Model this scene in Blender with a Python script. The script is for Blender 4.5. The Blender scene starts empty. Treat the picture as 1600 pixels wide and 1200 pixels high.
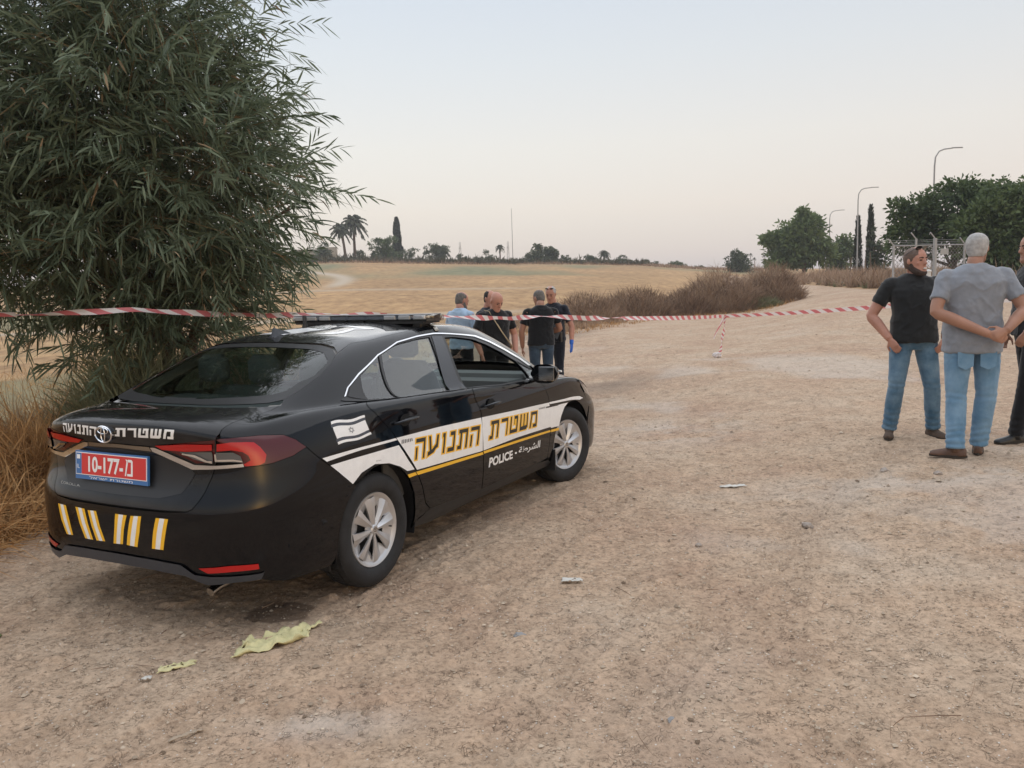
import bpy, bmesh, math, random
import numpy as np
from mathutils import Vector, Matrix, noise
from mathutils.geometry import delaunay_2d_cdt
rnd = random.Random(7); rng = np.random.default_rng(7)
scene = bpy.context.scene
R = math.radians
# ---------------------------------------------------------------- camera
cam_d = bpy.data.cameras.new("camera"); cam = bpy.data.objects.new("camera", cam_d); scene.collection.objects.link(cam); scene.camera = cam
PITCH, ROLL, CAMH = R(6.44), R(1.7137), 1.6235
_fw = Vector((0, math.cos(PITCH), -math.sin(PITCH))); _rt = Vector((1,0,0)); _up = _rt.cross(_fw)
_r = _rt*math.cos(ROLL) - _up*math.sin(ROLL); _u = _up*math.cos(ROLL) + _rt*math.sin(ROLL)
_m = Matrix((( _r.x,_u.x,-_fw.x),(_r.y,_u.y,-_fw.y),(_r.z,_u.z,-_fw.z))).to_4x4(); _m.translation = (0,0,CAMH)
cam.matrix_world = _m
cam_d.sensor_width = 36; cam_d.lens = 1317.3/1600*36; cam_d.clip_start = .05; cam_d.clip_end = 6000
# ---------------------------------------------------------------- sky and light
w = bpy.data.worlds.new("World"); scene.world = w; w.use_nodes = True; nt = w.node_tree; nt.nodes.clear()
N = nt.nodes.new; L = nt.links.new
sky = N('ShaderNodeTexSky'); sky.sky_type = 'NISHITA'; sky.sun_disc = False; sky.sun_elevation = R(6); sky.sun_rotation = R(150); sky.air_density = 1.0; sky.dust_density = 2.0; sky.ozone_density = 1.5
tc = N('ShaderNodeTexCoord'); sp = N('ShaderNodeSeparateXYZ'); L(tc.outputs['Generated'], sp.inputs[0])
rp = N('ShaderNodeValToRGB'); L(sp.outputs['Z'], rp.inputs[0])
def ramp(cr, stops):
    while len(cr.elements) > 1: cr.elements.remove(cr.elements[-1])
    cr.elements[0].position = stops[0][0]; cr.elements[0].color = (*stops[0][1],1)
    for p,c in stops[1:]:
        e = cr.elements.new(p); e.color = (*c,1)
ramp(rp.color_ramp, [(0.0,(.52,.50,.53)),(.035,(.64,.565,.56)),(.09,(.74,.635,.59)),(.16,(.745,.675,.625)),(.25,(.67,.66,.66)),(.36,(.585,.62,.68)),(.55,(.53,.59,.69)),(1,(.50,.57,.69))])
b1 = N('ShaderNodeBackground'); L(rp.outputs[0], b1.inputs[0]); b1.inputs[1].default_value = .77
b2 = N('ShaderNodeBackground'); L(sky.outputs[0], b2.inputs[0]); b2.inputs[1].default_value = .05
ad = N('ShaderNodeAddShader'); L(b1.outputs[0], ad.inputs[0]); L(b2.outputs[0], ad.inputs[1]); wo = N('ShaderNodeOutputWorld'); L(ad.outputs[0], wo.inputs[0])
sd = bpy.data.lights.new("sun",'SUN'); sun = bpy.data.objects.new("sun", sd); scene.collection.objects.link(sun)
sd.energy = 1.5; sd.angle = R(120); sd.color = (1,.96,.92); sun.rotation_euler = (R(20), 0, R(190))   # soft glow from behind the camera's right
scene.view_settings.view_transform = 'Standard'; scene.view_settings.look = 'None'; scene.view_settings.gamma = 1; scene.view_settings.exposure = .40; scene.view_settings.use_curve_mapping = False
scene.render.engine = 'CYCLES'; scene.cycles.use_denoising = True; scene.cycles.max_bounces = 8; scene.cycles.transparent_max_bounces = 24
# ---------------------------------------------------------------- helpers
COL = scene.collection
def tag(o, label=None, cat=None, group=None, kind=None):
    if label: o['label'] = label
    if cat: o['category'] = cat
    if group: o['group'] = group
    if kind: o['kind'] = kind
    return o
def empty(name, loc=(0,0,0), rz=0, label=None, cat=None, group=None):
    o = bpy.data.objects.new(name, None); COL.objects.link(o); o.location = loc; o.rotation_euler = (0,0,rz); o.empty_display_size = .1
    return tag(o, label, cat, group)
def obj(name, verts, faces, mat, parent=None, smooth=True, normals=None, sharp=None):
    me = bpy.data.meshes.new(name)
    if isinstance(faces, np.ndarray):
        v = np.asarray(verts, np.float32); me.vertices.add(len(v)); me.vertices.foreach_set('co', v.ravel())
        nf, k = faces.shape; me.loops.add(nf*k); me.loops.foreach_set('vertex_index', faces.astype(np.int32).ravel())
        me.polygons.add(nf); me.polygons.foreach_set('loop_start', np.arange(nf, dtype=np.int32)*k); me.update(calc_edges=True)
    else:
        me.from_pydata([tuple(map(float,p)) for p in verts], [], [tuple(int(i) for i in f) for f in faces])
    if smooth and len(me.polygons): me.polygons.foreach_set('use_smooth', np.ones(len(me.polygons), bool))
    if sharp: me.set_sharp_from_angle(angle=R(sharp))
    me.materials.append(mat); me.update()
    if normals is not None: me.normals_split_custom_set_from_vertices([tuple(map(float,n)) for n in normals])
    o = bpy.data.objects.new(name, me); COL.objects.link(o)
    if parent: o.parent = parent
    return o
class MB:
    """collects simple shapes; build() links them as one mesh"""
    def __init__(s): s.v = []; s.f = []
    def add(s, v, f):
        n = len(s.v); s.v += [tuple(p) for p in v]; s.f += [tuple(i+n for i in q) for q in f]; return s
    def box(s, c, d, rot=None, bev=0):
        x,y,z = d[0]/2,d[1]/2,d[2]/2
        if bev:
            b = bev; V = []; 
            for sx in (-1,1):
                for sy in (-1,1):
                    for sz in (-1,1): V += [(sx*(x-b),sy*(y-b),sz*z),(sx*(x-b),sy*y,sz*(z-b)),(sx*x,sy*(y-b),sz*(z-b))]
            bm = bmesh.new(); [bm.verts.new(p) for p in V]; bmesh.ops.convex_hull(bm, input=bm.verts); bm.verts.index_update()
            P = [v.co.copy() for v in bm.verts]; F = [[v.index for v in f.verts] for f in bm.faces]; bm.free()
        else:
            P = [Vector((a*x,b_*y,c_*z)) for a in (-1,1) for b_ in (-1,1) for c_ in (-1,1)]; F = [(0,1,3,2),(4,6,7,5),(0,4,5,1),(2,3,7,6),(0,2,6,4),(1,5,7,3)]
        if rot is not None: P = [rot @ p for p in P]
        return s.add([(p[0]+c[0],p[1]+c[1],p[2]+c[2]) for p in P], F)
    def tube(s, pts, rad, n=8, cap=True, flat=1.):
        pts = [Vector(p) for p in pts]; rad = rad if hasattr(rad,'__len__') else [rad]*len(pts)
        up = Vector((0,0,1)); rings = []; a = None
        for i,p in enumerate(pts):
            t = (pts[min(i+1,len(pts)-1)]-pts[max(i-1,0)]).normalized()
            if a is None: a = t.cross(up if abs(t.z)<.95 else Vector((1,0,0))).normalized()
            a = (a - t*a.dot(t)).normalized(); b = t.cross(a)
            rings.append([p+(a*math.cos(2*math.pi*k/n)+b*math.sin(2*math.pi*k/n)*flat)*rad[i] for k in range(n)])
        V = [q for r in rings for q in r]; F = [(i*n+k,i*n+(k+1)%n,(i+1)*n+(k+1)%n,(i+1)*n+k) for i in range(len(pts)-1) for k in range(n)]
        if cap: F += [tuple(range(n))[::-1], tuple((len(pts)-1)*n+k for k in range(n))]
        return s.add(V, F)
    def lathe(s, prof, n=48, axis='y', c=(0,0,0)):
        """prof: list of (radius, offset along the axis)"""
        V = []
        for r,h in prof:
            for k in range(n):
                a = 2*math.pi*k/n
                V.append((c[0]+r*math.cos(a), c[1]+h, c[2]+r*math.sin(a)) if axis=='y' else (c[0]+r*math.cos(a), c[1]+r*math.sin(a), c[2]+h))
        m = len(prof); F = [(i*n+k,i*n+(k+1)%n,(i+1)*n+(k+1)%n,(i+1)*n+k) for i in range(m-1) for k in range(n)]
        return s.add(V, F)
    def loft(s, rings, cap=True):
        n = len(rings[0]); V = [q for r in rings for q in r]
        F = [(i*n+k,i*n+(k+1)%n,(i+1)*n+(k+1)%n,(i+1)*n+k) for i in range(len(rings)-1) for k in range(n)]
        if cap: F += [tuple(range(n))[::-1], tuple((len(rings)-1)*n+k for k in range(n))]
        return s.add(V, F)
    def build(s, name, mat, parent=None, smooth=True, sharp=35):
        o = obj(name, s.v, s.f, mat, parent, smooth)
        bm = bmesh.new(); bm.from_mesh(o.data); bmesh.ops.recalc_face_normals(bm, faces=bm.faces); bm.to_mesh(o.data); bm.free()
        if smooth and sharp: o.data.set_sharp_from_angle(angle=R(sharp))
        return o
# ---------------------------------------------------------------- materials
def mat(name, col, rough=.6, metal=0, coat=0, spec=.5, var=0, vscale=8, bump=0, bscale=60, sheen=0, trans=0, rvar=0, alpha=None, col2=None, stretch=None):
    m = bpy.data.materials.new(name); m.use_nodes = True; t = m.node_tree; b = t.nodes['Principled BSDF']
    b.inputs['Base Color'].default_value = (*col,1); b.inputs['Roughness'].default_value = rough; b.inputs['Metallic'].default_value = metal
    b.inputs['Coat Weight'].default_value = coat; b.inputs['Coat Roughness'].default_value = .03; b.inputs['Coat IOR'].default_value = 1.41; b.inputs['Specular IOR Level'].default_value = spec
    if sheen: b.inputs['Sheen Weight'].default_value = sheen
    tc = t.nodes.new('ShaderNodeTexCoord'); src = tc.outputs['Object']
    if stretch:
        mp = t.nodes.new('ShaderNodeMapping'); mp.inputs['Scale'].default_value = stretch; t.links.new(src, mp.inputs[0]); src = mp.outputs[0]
    if var or col2:
        n = t.nodes.new('ShaderNodeTexNoise'); n.inputs['Scale'].default_value = vscale; n.inputs['Detail'].default_value = 6; n.inputs['Roughness'].default_value = .6; t.links.new(src, n.inputs[0])
        cr = t.nodes.new('ShaderNodeValToRGB'); t.links.new(n.outputs[0], cr.inputs[0])
        if col2: ramp(cr.color_ramp, [(.36,col),(.64,col2)])
        else: ramp(cr.color_ramp, [(.3,tuple(c*(1-var) for c in col)),(.7,tuple(min(1,c*(1+var)) for c in col))])
        t.links.new(cr.outputs[0], b.inputs['Base Color'])
    if rvar:
        n = t.nodes.new('ShaderNodeTexNoise'); n.inputs['Scale'].default_value = 3; n.inputs['Detail'].default_value = 8; t.links.new(src, n.inputs[0])
        mr = t.nodes.new('ShaderNodeMapRange'); mr.inputs['From Min'].default_value = .35; mr.inputs['From Max'].default_value = .7; mr.inputs['To Min'].default_value = rough; mr.inputs['To Max'].default_value = rough+rvar
        t.links.new(n.outputs[0], mr.inputs[0]); t.links.new(mr.outputs[0], b.inputs['Roughness'])
    if bump:
        n = t.nodes.new('ShaderNodeTexNoise'); n.inputs['Scale'].default_value = bscale; n.inputs['Detail'].default_value = 5; t.links.new(src, n.inputs[0])
        bp = t.nodes.new('ShaderNodeBump'); bp.inputs['Strength'].default_value = bump; bp.inputs['Distance'].default_value = .01; t.links.new(n.outputs[0], bp.inputs['Height']); t.links.new(bp.outputs[0], b.inputs['Normal'])
    return m
def glassmat(name, tint, refl=1.45, rough=0):
    m = bpy.data.materials.new(name); m.use_nodes = True; t = m.node_tree; t.nodes.clear()
    o = t.nodes.new('ShaderNodeOutputMaterial'); tr = t.nodes.new('ShaderNodeBsdfTransparent'); tr.inputs[0].default_value = (*tint,1)
    g = t.nodes.new('ShaderNodeBsdfGlossy'); g.inputs['Roughness'].default_value = rough; g.inputs[0].default_value = (1,1,1,1)
    mx = t.nodes.new('ShaderNodeMixShader'); ge = t.nodes.new('ShaderNodeNewGeometry'); dp = t.nodes.new('ShaderNodeVectorMath'); dp.operation = 'DOT_PRODUCT'; t.links.new(ge.outputs['Normal'],dp.inputs[0]); t.links.new(ge.outputs['Incoming'],dp.inputs[1])
    def mm(op,a_,b_=None,c_=None):
        x = t.nodes.new('ShaderNodeMath'); x.operation = op
        for k_,v_ in enumerate((a_,b_,c_)):
            if v_ is None: continue
            if isinstance(v_,(int,float)): x.inputs[k_].default_value = v_
            else: t.links.new(v_,x.inputs[k_])
        return x.outputs[0]
    f0 = 2*((refl-1)/(refl+1))**2; fr = mm('MULTIPLY_ADD', mm('POWER', mm('SUBTRACT',1.0,mm('ABSOLUTE',dp.outputs['Value'])), 5.0), 1-f0, f0)
    t.links.new(fr, mx.inputs[0]); t.links.new(tr.outputs[0], mx.inputs[1]); t.links.new(g.outputs[0], mx.inputs[2]); t.links.new(mx.outputs[0], o.inputs[0])
    return m
# ---------------------------------------------------------------- car body surface (x forward, y outward, z up; rear axle at x=0)
import numpy as np
def _car_net():
    A = np.array
    # ring r3 (bumper / door widest), columns from rear centre round the side to the front centre
    r3 = A([(-.985,0),(-.975,.33),(-.93,.58),(-.84,.75),(-.70,.84),(-.47,.878),(-.2,.888),(.1,.89),(.5,.888),(1.0,.884),(1.5,.884),(2.0,.884),(2.4,.887),(2.7,.888),(3.0,.885),(3.29,.85),(3.50,.70),(3.59,.38),(3.63,0)])
    n = len(r3)
    nrm = np.zeros_like(r3); nrm[:4] = [(-1,0),(-1,.1),(-.9,.4),(-.65,.75)]; nrm[4] = (-.25,.97); nrm[5:15] = (0,1); nrm[14]=(.1,1); nrm[15]=(.5,.85); nrm[16]=(.8,.6); nrm[17]=(.97,.2); nrm[18]=(1,0)
    def ring(inset, z):
        inset = np.broadcast_to(inset,(n,)); z = np.broadcast_to(z,(n,))
        p = r3 - nrm*inset[:,None]
        return np.column_stack([p, z])
    def cols(rear, corner, side, fcorner, front):      # 19 values from key regions
        return A([rear]*3+[(rear+corner)/2,corner,(corner+side*2)/3]+[side]*8+[(side*2+fcorner)/3,fcorner,(fcorner+front)/2,front,front])
    rows = []
    rows.append(ring(cols(.09,.07,.075,.06,.10), cols(.21,.20,.19,.18,.17)))
    rows.append(ring(cols(.03,.02,.035,.02,.03), cols(.25,.25,.25,.22,.21)))
    rows.append(ring(cols(.005,.006,.012,.008,.0), cols(.40,.40,.40,.38,.36)))
    rows.append(ring(0., cols(.55,.55,.56,.50,.48)))
    rows.append(ring(cols(.012,.004,.002,.01,.03), cols(.655,.66,.68,.585,.55)))
    rows.append(ring(cols(.055,.025,.012,.04,.08), cols(.74,.76,.79,.665,.61)))
    rows.append(ring(cols(.065,.05,.026,.07,.12), cols(.90,.89,.88,.72,.665)))
    r7 = A([(-.945,0,1.03),(-.935,.28,1.028),(-.895,.50,1.01),(-.80,.655,.992),(-.63,.745,1.0),(-.42,.80,.998),(-.2,.828,.995),(.1,.842,.985),(.5,.846,.972),(1.0,.847,.955),(1.5,.847,.94),(2.0,.845,.928),(2.4,.835,.905),(2.7,.82,.875),(2.98,.785,.835),(3.22,.71,.78),(3.38,.54,.735),(3.46,.28,.72),(3.49,0,.715)])
    r9 = A([(-.52,0,1.10),(-.515,.3,1.097),(-.48,.52,1.088),(-.39,.655,1.075),(-.24,.725,1.065),(-.06,.757,1.055),(.14,.775,1.045),(.36,.787,1.03),(.65,.797,1.014),(1.05,.803,.998),(1.5,.803,.983),(1.95,.797,.965),(2.3,.775,.945),(2.52,.73,.935),(2.64,.64,.94),(2.71,.52,.95),(2.76,.37,.96),(2.79,.2,.967),(2.80,0,.97)])
    r8 = r7*.45+r9*.55
    r8[:4,2] = [1.072,1.068,1.053,1.033]; r8[4,2]=1.037; r8[:3,0] = [-.76,-.755,-.71]
    r8[5:14,1] = r9[5:14,1]+.02; r8[5:14,2] = r7[5:14,2]*.35+r9[5:14,2]*.65
    r8[14:,2] = [.893,.873,.865,.86,.86]; r8[14:,0] = [2.86,3.0,3.1,3.16,3.18]
    r11 = A([(.27,0,1.375),(.27,.22,1.37),(.28,.38,1.358),(.31,.49,1.343),(.40,.545,1.335),(.53,.566,1.342),(.67,.575,1.351),(.83,.580,1.36),(1.0,.584,1.367),(1.22,.586,1.368),(1.45,.582,1.355),(1.64,.570,1.336),(1.77,.545,1.322),(1.84,.49,1.325),(1.88,.41,1.337),(1.90,.32,1.346),(1.915,.22,1.354),(1.925,.11,1.36),(1.93,0,1.362)])
    r10 = (r9+r11)/2; r10[5:13,1] += .018; r10[:5,2] += .026; r10[13:,2] += .022
    cx = A([.70,.72,.76,.82,.88,.94,1.0,1.05,1.12,1.22,1.32,1.40,1.46,1.50,1.54,1.57,1.60,1.62,1.63])
    cz = 1.43-.10*((cx-1.15)/.75)**2
    r13 = np.column_stack([cx, 0*cx, cz])
    def mixr(t):
        r = r11*(1-t)+r13*t; r[:,2] = r11[:,2]+(r13[:,2]-r11[:,2])*(1-(1-t)**2); return r
    rows += [r7, r8, r9, r10, r11, mixr(.22), mixr(.6), r13]
    return A(rows)          # [row v][col u][3]
def _bs(t):
    return np.stack([(1-t)**3/6,(3*t**3-6*t**2+4)/6,(-3*t**3+3*t**2+3*t+1)/6,t**3/6],-1)
def _pad(P):
    fl = np.array([1,-1,1.])
    P = np.concatenate([P[:,1:2]*fl, P, P[:,-2:-1]*fl],1)              # mirror at y=0
    bot = 2*P[:1]-P[1:2]; top = P[-2:-1]*fl
    return np.concatenate([bot,P,top],0)
def _wt(x,n):
    i = np.clip(np.floor(x).astype(int),0,n-2); t = x-i
    b = _bs(t); d = np.stack([-(1-t)**2/2,(3*t**2-4*t)/2,(-3*t**2+2*t+1)/2,t**2/2],-1)
    return i,b,d
class Surf:
    def __init__(s):
        T = _car_net(); s.nv,s.nu = T.shape[:2]; C = T.copy()
        vv,uu = np.meshgrid(np.arange(s.nv),np.arange(s.nu),indexing='ij')
        for _ in range(3):
            s.P = _pad(C); e = T-s.ev(uu.ravel()*1.,vv.ravel()*1.)[0].reshape(T.shape); C = C+e*.8
        s.P = _pad(C)
    def ev(s,u,v):
        u = np.asarray(u,float); v = np.asarray(v,float)
        f = np.where((u<0)|(u>18)|(v>14),-1.,1.); u = np.abs(u); u = np.where(u>18,36-u,u); v = np.where(v>14,28-v,v)
        iu,bu,du = _wt(u,s.nu); iv,bv,dv = _wt(v,s.nv)
        p = 0; pu = 0; pv = 0
        for a in range(4):
            for b in range(4):
                c = s.P[iv+a,iu+b]; p = p+c*(bv[...,a]*bu[...,b])[...,None]; pu = pu+c*(bv[...,a]*du[...,b])[...,None]; pv = pv+c*(dv[...,a]*bu[...,b])[...,None]
        nn = np.cross(pv,pu); nn = nn/np.maximum(np.linalg.norm(nn,axis=-1,keepdims=True),1e-9)
        fl = np.stack([np.ones_like(f),f,np.ones_like(f)],-1)
        return p*fl,nn*fl
SF = Surf()
# ================================================================ terrain
_lat = {}
def vnoise(x, y, seed=0):          # smooth value noise, numpy
    if seed not in _lat: _lat[seed] = np.random.default_rng(seed+100).random((256,256))
    Lt = _lat[seed]; xi = np.floor(x).astype(int); yi = np.floor(y).astype(int); fx = x-xi; fy = y-yi; fx = fx*fx*(3-2*fx); fy = fy*fy*(3-2*fy)
    a = Lt[xi%256,yi%256]; b = Lt[(xi+1)%256,yi%256]; c = Lt[xi%256,(yi+1)%256]; d = Lt[(xi+1)%256,(yi+1)%256]
    return (a*(1-fx)+b*fx)*(1-fy)+(c*(1-fx)+d*fx)*fy
def fbm(x, y, sc, oc=4, seed=0, g=.5):
    s = 0; a = 1; t = 0
    for i in range(oc): s = s+a*vnoise(x*sc*2**i+13.7*i, y*sc*2**i-7.1*i, seed+i); t += a; a *= g
    return s/t
def sstep(a,b,x): t = np.clip((x-a)/(b-a),0,1); return t*t*(3-2*t)
_az = np.array([-.75,-.607,-.50,-.243,-.18,-.076,.076,.152,.228,.304,.40,.5,.65]); _tn = np.array([.021,.022,.028,.0455,.045,.040,.034,.030,.023,.018,.012,.010,.010])
def gz(x, y):
    """ground height"""
    x = np.asarray(x,float); y = np.asarray(y,float); yy = np.maximum(y,.5); az = np.clip(x/yy,-.75,.65); D = yy
    tn = np.interp(az,_az,_tn); crest = 1.62+190*tn-1.0
    z = crest*np.clip((D-30)/161,0,1)**1.15*sstep(29,60,D)
    z = z + .13*sstep(1.5,3.8,x)*sstep(3,6,y)+ sstep(.25,.42,az)*.85*sstep(9,42,D)
    z = z - .28*sstep(-3.6,-7.5,x)*sstep(2,6,y)*sstep(60,20,D)              # field edge lies lower on the left
    z = z - .15*np.exp(-((x-.1)/2.4)**2-((y-12.8)/2.4)**2)
    return z
def gh(x, y): return float(gz(x,y))
# masks of the place -----------------------------------------------------------
lot_edge = np.array([(-60,1.0),(-5.2,3.0),(-3.9,6.6),(-3.2,10),(-2.6,17),(-1.8,26),(0,31.5),(2.3,31.),(4,33),(5.6,37),(9,39.5),(12,40.5),(15.5,46),(22,60)])
def lotmask(x,y):                   # 1 on the bare dirt
    e = np.interp(x, lot_edge[:,0], lot_edge[:,1]); wob = (fbm(x,y,.35,4,3)-.5)*3.2*np.clip(y/14,.25,1)
    a = sstep(.6,-.6,(y-e-wob)/np.clip(y/12,.4,3))
    return a
def masks(x,y):
    az = x/np.maximum(y,.5); lot = lotmask(x,y)
    # right: the dirt ends where the track narrows between dry banks
    yb = np.interp(az,[.25,.31,.34,.38,.415,.5,.7],[130,88,67,52,43.5,38,34])+(fbm(x,y,.3,3,5)-.5)*4
    bank = sstep(0,1.5,y-yb)
    lot = np.where(az>.25, 1-bank, lot); lot = lot*sstep(190,130,y)
    green = sstep(95,112,y+(fbm(x,y,.05,3,8)-.5)*25)*sstep(175,150,y)*sstep(.36,.6,fbm(x,y*.35,.05,4,9))*sstep(-.32,-.2,az)
    green = np.maximum(green, .8*sstep(.55,.72,fbm(x,y*.5,.12,4,11))*sstep(-.28,-.42,az)*sstep(9,14,y))
    tr1 = np.exp(-((az+.243+.05*np.sin(y*.05))/.012)**2)*sstep(70,85,y)*sstep(165,130,y)
    tr2 = np.exp(-((y-46-(x+9)*.12)/1.1)**2)*sstep(.1,-.05,az)*.8+np.exp(-((y-72-(x+9)*.1)/1.5)**2)*sstep(.1,-.05,az)*.6
    furrow = .5+.5*np.sin((y*1.0+x*.2)*1.9+4*fbm(x,y,.08,2,15))
    return lot, green, np.clip(tr1+tr2,0,1), furrow
# tyre tracks: polylines on the ground with a tread pattern pressed in
def track_fields(x, y):
    dz = np.zeros_like(x); tone = np.zeros_like(x)
    tracks = [([(-1.81,2.82),(-1.67,3.20),(-1.51,3.73),(-1.31,4.40),(-0.96,4.96),(-0.69,5.32)],0.19,'bar'),
              ([(-1.52,2.79),(-1.29,3.13),(-1.12,3.70),(-0.87,4.41),(-0.64,4.81),(-0.20,5.41)],0.19,'bar'),
              ([(-0.62,2.95),(-0.69,3.42),(-0.71,3.97),(-0.70,4.70),(-0.60,5.17)],0.17,'zig'),
              ([(-0.65,4.93),(-0.21,5.88),(0.40,6.89),(1.19,7.85),(2.28,8.51)],0.19,'zig'),
              ([(-0.33,3.72),(-0.03,4.54),(0.40,5.49),(0.98,6.49)],0.18,'zig'),
              ([(0.35,2.71),(0.64,3.39),(1.01,3.99),(1.68,5.08),(2.50,6.51)],0.17,'zig'),
              ([(1.11,2.69),(1.16,3.42),(1.37,4.14),(2.22,5.77),(3.40,7.37)],0.18,'bar'),
              ([(1.19,19.31),(3.30,21.54),(4.81,17.99),(5.40,14.42)],0.3,'zig'),
              ([(1.08,14.10),(2.48,14.73),(3.44,11.85),(3.84,9.46)],0.3,'bar'),
              ([(-0.13,2.75),(0.09,3.25),(0.54,4.03),(1.49,4.97),(3.15,5.84)],0.17,'zig')]
    for pts,wd,kind in tracks:
        P = np.array(pts,float); t = np.linspace(0,len(P)-1,60); idx = np.clip(t.astype(int),0,len(P)-2); f = (t-idx)[:,None]
        a0 = P[np.clip(idx-1,0,None)]; a1 = P[idx]; a2 = P[idx+1]; a3 = P[np.clip(idx+2,None,len(P)-1)]
        Q = .5*((2*a1)+(-a0+a2)*f+(2*a0-5*a1+4*a2-a3)*f**2+(-a0+3*a1-3*a2+a3)*f**3)
        best = np.full(x.shape,9.); sx = np.zeros_like(x); tx = np.zeros_like(x); cum = 0
        for i in range(len(Q)-1):
            d = Q[i+1]-Q[i]; L_ = np.hypot(*d); u = ((x-Q[i,0])*d[0]+(y-Q[i,1])*d[1])/L_; sgn = ((x-Q[i,0])*d[1]-(y-Q[i,1])*d[0])/L_
            uc = np.clip(u,0,L_); dd = np.hypot(x-Q[i,0]-d[0]/L_*uc, y-Q[i,1]-d[1]/L_*uc); m = dd<best; best = np.where(m,dd,best); sx = np.where(m,np.sign(sgn)*dd,sx); tx = np.where(m,cum+uc,tx); cum += L_
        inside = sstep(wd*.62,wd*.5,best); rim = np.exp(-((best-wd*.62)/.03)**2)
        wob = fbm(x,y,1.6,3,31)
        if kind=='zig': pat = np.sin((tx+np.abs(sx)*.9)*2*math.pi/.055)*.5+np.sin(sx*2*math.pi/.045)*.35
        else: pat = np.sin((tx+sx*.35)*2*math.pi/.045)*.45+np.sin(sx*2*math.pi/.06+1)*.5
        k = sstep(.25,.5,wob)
        dz += k*(inside*(-.006+.007*pat)+rim*.005); tone += k*(inside*(.30+.55*(pat<-.1))-rim*.1)  # tone: pressed band, plus groove shade painted in as darker soil colour
    return dz, tone
def build_ground():
    # polar sheet round the viewer, fine near, coarse far
    a1 = np.concatenate([np.linspace(-math.pi,-.62,26)[:-1], np.linspace(-.62,.62,430), np.linspace(.62,math.pi,26)[1:]])
    r = np.concatenate([[.02,.4,.8], np.linspace(1.0,2.5,14), 2.5*(10/2.5)**np.linspace(.01,1,560), 10*(230/10)**np.linspace(.012,1,180), [250,280,330,400,440]])
    Rr,Aa = np.meshgrid(r,a1,indexing='ij'); X = Rr*np.sin(Aa); Y = Rr*np.cos(Aa); Z = gz(X,Y)
    Z = np.where(Rr>230, np.minimum(Z, gz(X/Rr*230,Y/Rr*230)-(Rr-230)*.02), Z)
    near = sstep(30,8,Rr)
    lot,green,trk,fur = masks(X,Y)
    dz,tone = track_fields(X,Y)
    rough = (fbm(X,Y,.5,3,20)-.5)*.07*sstep(1,6,Rr)+(fbm(X,Y,3,4,22)-.5)*.022+(fbm(X,Y,17,3,25)-.5)*.017
    clod = np.maximum(0,fbm(X,Y,9,3,27)-.60)*.05
    Z = Z+near*(rough+clod+dz)+(1-lot)*.10*(fbm(X,Y,.8,3,40)-.3)*sstep(3,7,Rr)*sstep(60,30,Rr)
    n,m = X.shape; idx = np.arange(n*m).reshape(n,m); F = np.stack([idx[:-1,:-1],idx[:-1,1:],idx[1:,1:],idx[1:,:-1]],-1).reshape(-1,4)[:, ::-1]
    g = obj('ground', np.stack([X,Y,Z],-1).reshape(-1,3), np.ascontiguousarray(F), M_ground)
    ca = g.data.color_attributes.new('zone','FLOAT_COLOR','POINT'); ca.data.foreach_set('color', np.stack([lot,green,trk,fur],-1).reshape(-1).astype(np.float32))
    pale = sstep(.56,.72,fbm(X,Y,.55,4,50))*sstep(-.5,2.5,X)*sstep(1.5,4,Y)*sstep(30,9,Rr)
    for px,py,rx,ry in ((1.72,9.3,.8,.8),(4.7,7.3,.8,.6),(3.2,6.2,1.4,.5),(-.75,3.05,.3,.12),(4.0,5.2,1.5,.9)): pale = np.maximum(pale, np.exp(-((X-px)/rx)**2-((Y-py)/ry)**2)*sstep(.35,.62,fbm(X,Y,3,4,52)))
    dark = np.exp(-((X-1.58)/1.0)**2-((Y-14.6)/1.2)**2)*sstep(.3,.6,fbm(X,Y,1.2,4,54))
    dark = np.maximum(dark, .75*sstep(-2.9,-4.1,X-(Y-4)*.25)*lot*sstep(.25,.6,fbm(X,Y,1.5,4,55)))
    wet = sstep(.185,.165,np.hypot((X+1.24),(Y-4.19)*1.1)+(fbm(X,Y,6,3,57)-.5)*.10)
    cb_ = g.data.color_attributes.new('wear_shade','FLOAT_COLOR','POINT'); cb_.data.foreach_set('color', np.stack([pale,dark,wet,np.clip(tone,0,1)],-1).reshape(-1).astype(np.float32))
    tag(g, kind='structure'); return g
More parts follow.
